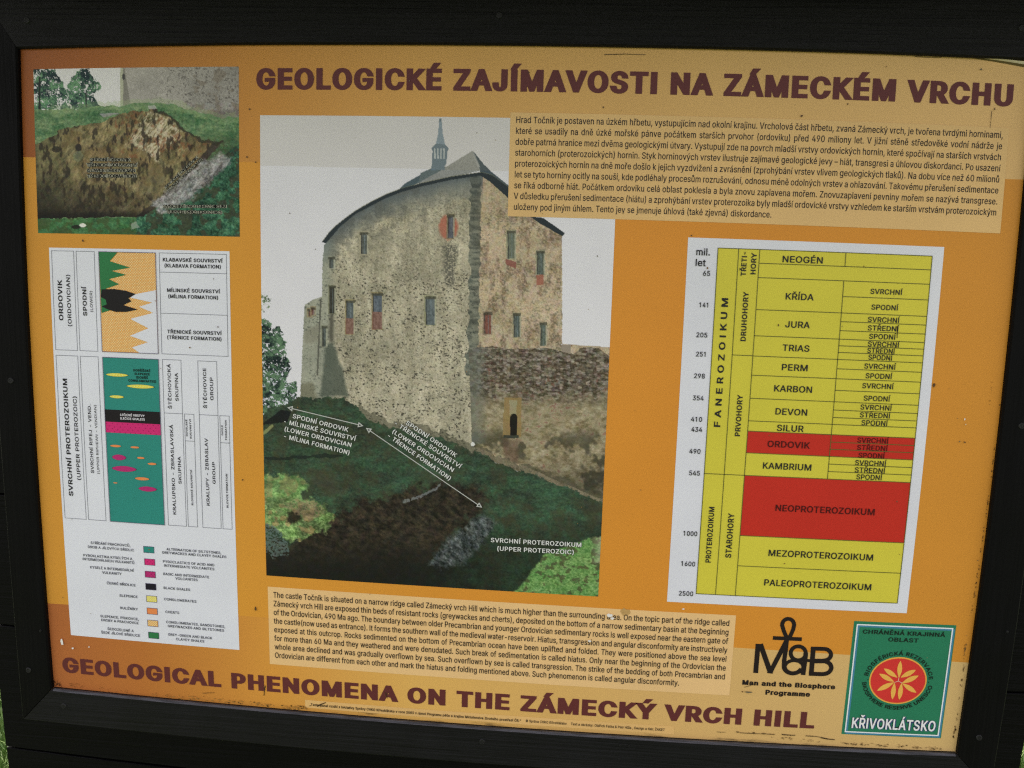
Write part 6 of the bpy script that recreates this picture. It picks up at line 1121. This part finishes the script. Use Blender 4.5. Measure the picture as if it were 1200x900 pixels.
ringtext('BIOSFÉRICKÁ REZERVACE', R_(187), R_(356), 200, 178, 27, False)
ringtext('BIOSPHERE RESERVE UNESCO', R_(174), R_(7), 232, 206, 27, True)
mb = MB(-.0006)
for q in ((192, 457), (617, 476)): c = PX(*P6(*q)); mb.add([c + .0006 * np.array([math.cos(t), math.sin(t)]) for t in np.linspace(0, 2 * math.pi, 9)[:-1]], [tuple(range(8))])
mb.build('bullet', print_mat(EI), em)

# ---- wear on the sheet: fly specks, chips of lost print, scratches
def blob(p, rx, ry, c, z=-.0014, nm='speck', par=None):
    q = PX(*p); s_ = bscale(p); n = 9; ph = random.random() * 6
    pts = [q + s_ * np.array([rx * math.cos(t) * (1 + .3 * math.sin(2.3 * t + ph)), ry * math.sin(t) * (1 + .3 * math.cos(3.1 * t + ph))]) for t in np.linspace(0, 2 * math.pi, n + 1)[:-1]]
    mb = MB(z); mb.add([q] + pts, [(0, 1 + k, 1 + (k + 1) % n) for k in range(n)]); return mb.build(nm, print_mat(c), par or sheet)
for p, a, b2 in (((290, 184), .9, 1.0), ((98, 282), 1.2, 1.3), ((293, 128), .9, .9), ((939, 136), 1.4, 1.2), ((993, 122), .9, .8), ((810, 276), .9, .9), ((1130, 518), 1.2, 1.0), ((1124, 517), .8, .8), ((300, 713), 1.6, 2.4), ((620, 85), .9, .9), ((707, 126), 1.0, 1.0), ((1165, 128), 1, 1.3), ((1149, 81.5), 1.2, 1), ((223, 407), .8, .8), ((256, 383), 1.1, .7), ((285, 562), 1, 1), ((912, 381), .9, 1.2), ((919, 660), .7, .7), ((829, 314), .9, 1.2), ((480, 95), .8, .8), ((730, 250), .7, .7), ((1094, 451), 1.3, 2.4), ((870, 810), 1.1, .8), ((877, 810.5), 3.6, .9), ((700, 300), .8, .8), ((340, 250), .7, .7), ((370, 292), .6, .6), ((300, 190), .9, .9), ((1012, 312), .6, .9)):
    blob(p, a, b2, random.choice([(110, 78, 40), (84, 60, 36), (96, 88, 70)]))
for k in range(60):
    p = (random.uniform(60, 1150), random.uniform(66, 800)); r_ = random.uniform(.3, .65); blob(p, r_, r_ * random.uniform(.7, 1.4), random.choice([(120, 92, 50), (100, 84, 60), (140, 110, 70)]))
for p, a, b2 in (((73.5, 752), 2.0, 4.0), ((86, 759), 1.2, 1.2), ((105, 757.5), .8, .9), ((714.5, 720.5), 3.0, 2.2), ((717.5, 724), 1.8, 1.6), ((691, 750.5), 1.8, 1.2), ((1130, 491), .8, 1.2), ((1131, 497), .7, .8), ((800.5, 713), 1.4, .8)):
    blob(p, a, b2, (214, 212, 206) if a > .75 else (190, 180, 150), -.0016, 'paint_chip')
for p, a, b2 in (((733, 717), 5, 4.5),): blob(p, a, b2, (176, 142, 88), -.0005, 'smudge')
mb = MB(-.0008)
for a, b2, w in (((311, 803), (309.5, 815), .0012), ((1051.5, 382), (1051, 396), .0012), ((372, 827.5), (382, 823), .0016), ((708, 64.2), (757, 64.4), .0006), ((1072, 66.5), (1103, 67.8), .0005), ((1162, 130), (1160, 150), .0005), ((452, 811), (454, 818), .0010), ((872, 805), (886, 800), .0005), ((238, 812), (252, 811.4), .0006), ((840, 857.2), (850, 857.6), .0005), ((867, 858.4), (905, 860), .0007), ((916, 860.4), (932, 861.2), .0012), ((944, 862), (962, 863.6), .0009), ((962, 864), (978, 866.5), .0014)):
    A, Bq = PX(*a), PX(*b2); mid_ = (A + Bq) / 2 + np.array([0, random.uniform(-.0008, .0008)]); mb.line(A, mid_, w); mb.line(mid_, Bq, w * .7)
mb.build('scratches', print_mat((58, 44, 26)), sheet)
def grime(pts, spread, n_, rmin, rmax, c):
    mb = MB(-.0009); P_ = np.array(pts, float)
    for k in range(n_):
        t = random.random() * (len(P_) - 1); i = int(t); p = P_[i] + (P_[min(i + 1, len(P_) - 1)] - P_[i]) * (t - i)
        if vn(np.array([p[0] / 9 + p[1] / 7]), np.array([.5]), 31)[0] < .42: continue
        q = PX(p[0] + random.gauss(0, .8), p[1] + random.uniform(-spread[0], spread[1])); s_ = bscale(p); rx = random.uniform(rmin, rmax) * s_; ry = random.uniform(rmin, rmax) * .45 * s_; ph = random.random() * 6
        if spread[2]: q = PX(p[0] + random.uniform(-spread[0], spread[1]), p[1] + random.gauss(0, .8)); rx, ry = ry, rx
        mb.add([q + np.array([rx * math.cos(a) * (1 + .35 * math.sin(2 * a + ph)), ry * math.sin(a) * (1 + .35 * math.cos(3 * a + ph))]) for a in np.linspace(0, 2 * math.pi, 8)[:-1]], [tuple(range(7))])
    o = mb.build('grime', print_mat(c), sheet); o['kind'] = 'stuff'
grime([(860, 857), (905, 860), (985, 866)], (.6, .6, 0), 34, .5, 1.6, (110, 86, 50))
grime([(900, 863), (1000, 871), (1060, 874), (1112, 877)], (1.2, 1.8, 0), 130, .4, 1.4, (132, 106, 64))
grime([(955, 868), (1010, 872), (1060, 875), (1108, 878)], (1.0, 1.0, 0), 70, .4, 1.2, (104, 82, 50))
grime([(66, 801), (100, 805), (150, 812), (240, 819)], (3.0, 2.2, 0), 110, .3, 1.0, (122, 76, 36))
grime([(180, 815), (260, 821), (330, 829), (360, 830)], (3.0, 1.8, 0), 170, .4, 1.6, (150, 112, 54))
grime([(1132, 750), (1128, 790), (1120, 850), (1116, 872)], (1.2, .8, 1), 90, .4, 1.4, (110, 84, 50))
grime([(1172, 470), (1160, 570), (1146, 670), (1138, 720)], (.7, .4, 1), 70, .4, 1.3, (96, 68, 34))
grime([(1164, 430), (1160, 470), (1156, 515)], (.5, .5, 1), 40, .3, .8, (120, 84, 38))
grime([(62, 800), (75, 803)], (4, 3, 0), 36, .4, 1.6, (70, 40, 24))

# ================================================================ ground behind and below the board
def ground_mat():
    m = bpy.data.materials.new('meadow_ground'); m.use_nodes = True; n = m.node_tree; p = n.nodes['Principled BSDF']; L = n.links
    tc = n.nodes.new('ShaderNodeTexCoord'); a = n.nodes.new('ShaderNodeTexNoise'); a.inputs['Scale'].default_value = 30; a.inputs['Detail'].default_value = 8
    L.new(tc.outputs['Object'], a.inputs['Vector']); cr = n.nodes.new('ShaderNodeValToRGB')
    cr.color_ramp.elements[0].position = .35; cr.color_ramp.elements[0].color = (.030, .045, .012, 1); cr.color_ramp.elements[1].position = .65; cr.color_ramp.elements[1].color = (.075, .095, .035, 1)
    L.new(a.outputs['Fac'], cr.inputs[0]); L.new(cr.outputs[0], p.inputs['Base Color']); p.inputs['Roughness'].default_value = .9; return m
n = 24; gx = np.r_[-400, -100, -30, np.linspace(-8, 8, n), 30, 100, 400]; X, Y = np.meshgrid(gx, gx); w = len(gx)
Zg = np.where((abs(X) < 9) & (abs(Y) < 9), (fbm(X, Y, 1.1, 3, 900) - .5) * .05, 0) - .012
me = bpy.data.meshes.new('lawn'); me.from_pydata(np.stack([X.ravel(), Y.ravel(), Zg.ravel()], -1).tolist(), [], [(j * w + i, j * w + i + 1, (j + 1) * w + i + 1, (j + 1) * w + i) for j in range(w - 1) for i in range(w - 1)])
lawn = link('lawn', me, ground_mat()); lawn['kind'] = 'structure'; lawn['label'] = 'sunlit green meadow behind and under the board'
gmat = bpy.data.materials.new('grass_blade'); gmat.use_nodes = True; nn_ = gmat.node_tree; pp = nn_.nodes['Principled BSDF']
oi = nn_.nodes.new('ShaderNodeTexCoord'); no = nn_.nodes.new('ShaderNodeTexNoise'); no.inputs['Scale'].default_value = 40; nn_.links.new(oi.outputs['Object'], no.inputs['Vector'])
cr = nn_.nodes.new('ShaderNodeValToRGB'); cr.color_ramp.elements[0].position = .35; cr.color_ramp.elements[0].color = (.05, .12, .015, 1); cr.color_ramp.elements[1].position = .65; cr.color_ramp.elements[1].color = (.16, .24, .06, 1)
nn_.links.new(no.outputs['Fac'], cr.inputs[0]); nn_.links.new(cr.outputs[0], pp.inputs['Base Color']); pp.inputs['Roughness'].default_value = .6
def ground_hit(px, py):
    x = (px - 600) / F1; y = (py - 450) / F1; d = np.array([x, y, 1]) @ RM; dw = b2w_dir(d); t = -loc.z / dw.z; return loc + dw * t
v = []; f = []
rs = np.random.RandomState(5)
for (cpx, cpy, cnt) in ((2, 868, 8000), (1199, 893, 8000), (600, 900, 26000)):
    hpt = ground_hit(cpx, cpy)
    for k in range(cnt):
        sx_, sy_ = (.32, .42) if cnt < 9000 else (1.7, 1.3)
        bx_, by_ = hpt.x + rs.normal(0, sx_), hpt.y + rs.normal(0, sy_); h_ = rs.uniform(.03, .11); a = rs.uniform(0, 6.28); w_ = rs.uniform(.0015, .0035); ln_ = rs.uniform(.0, .06)
        o = len(v); dx, dy = math.cos(a) * w_, math.sin(a) * w_; lx, ly = -math.sin(a) * ln_, math.cos(a) * ln_
        v += [(bx_ - dx, by_ - dy, -.02), (bx_ + dx, by_ + dy, -.02), (bx_ + dx * .7 + lx * .4, by_ + dy * .7 + ly * .4, h_ * .6), (bx_ - dx * .7 + lx * .4, by_ - dy * .7 + ly * .4, h_ * .6), (bx_ + lx, by_ + ly, h_)]
        f += [(o, o + 1, o + 2, o + 3), (o + 3, o + 2, o + 4)]
me = bpy.data.meshes.new('grass'); me.from_pydata(v, [], f); gr = link('grass', me, gmat); gr['kind'] = 'stuff'; gr['label'] = 'green grass seen past the lower corners of the board'; gr['category'] = 'grass'
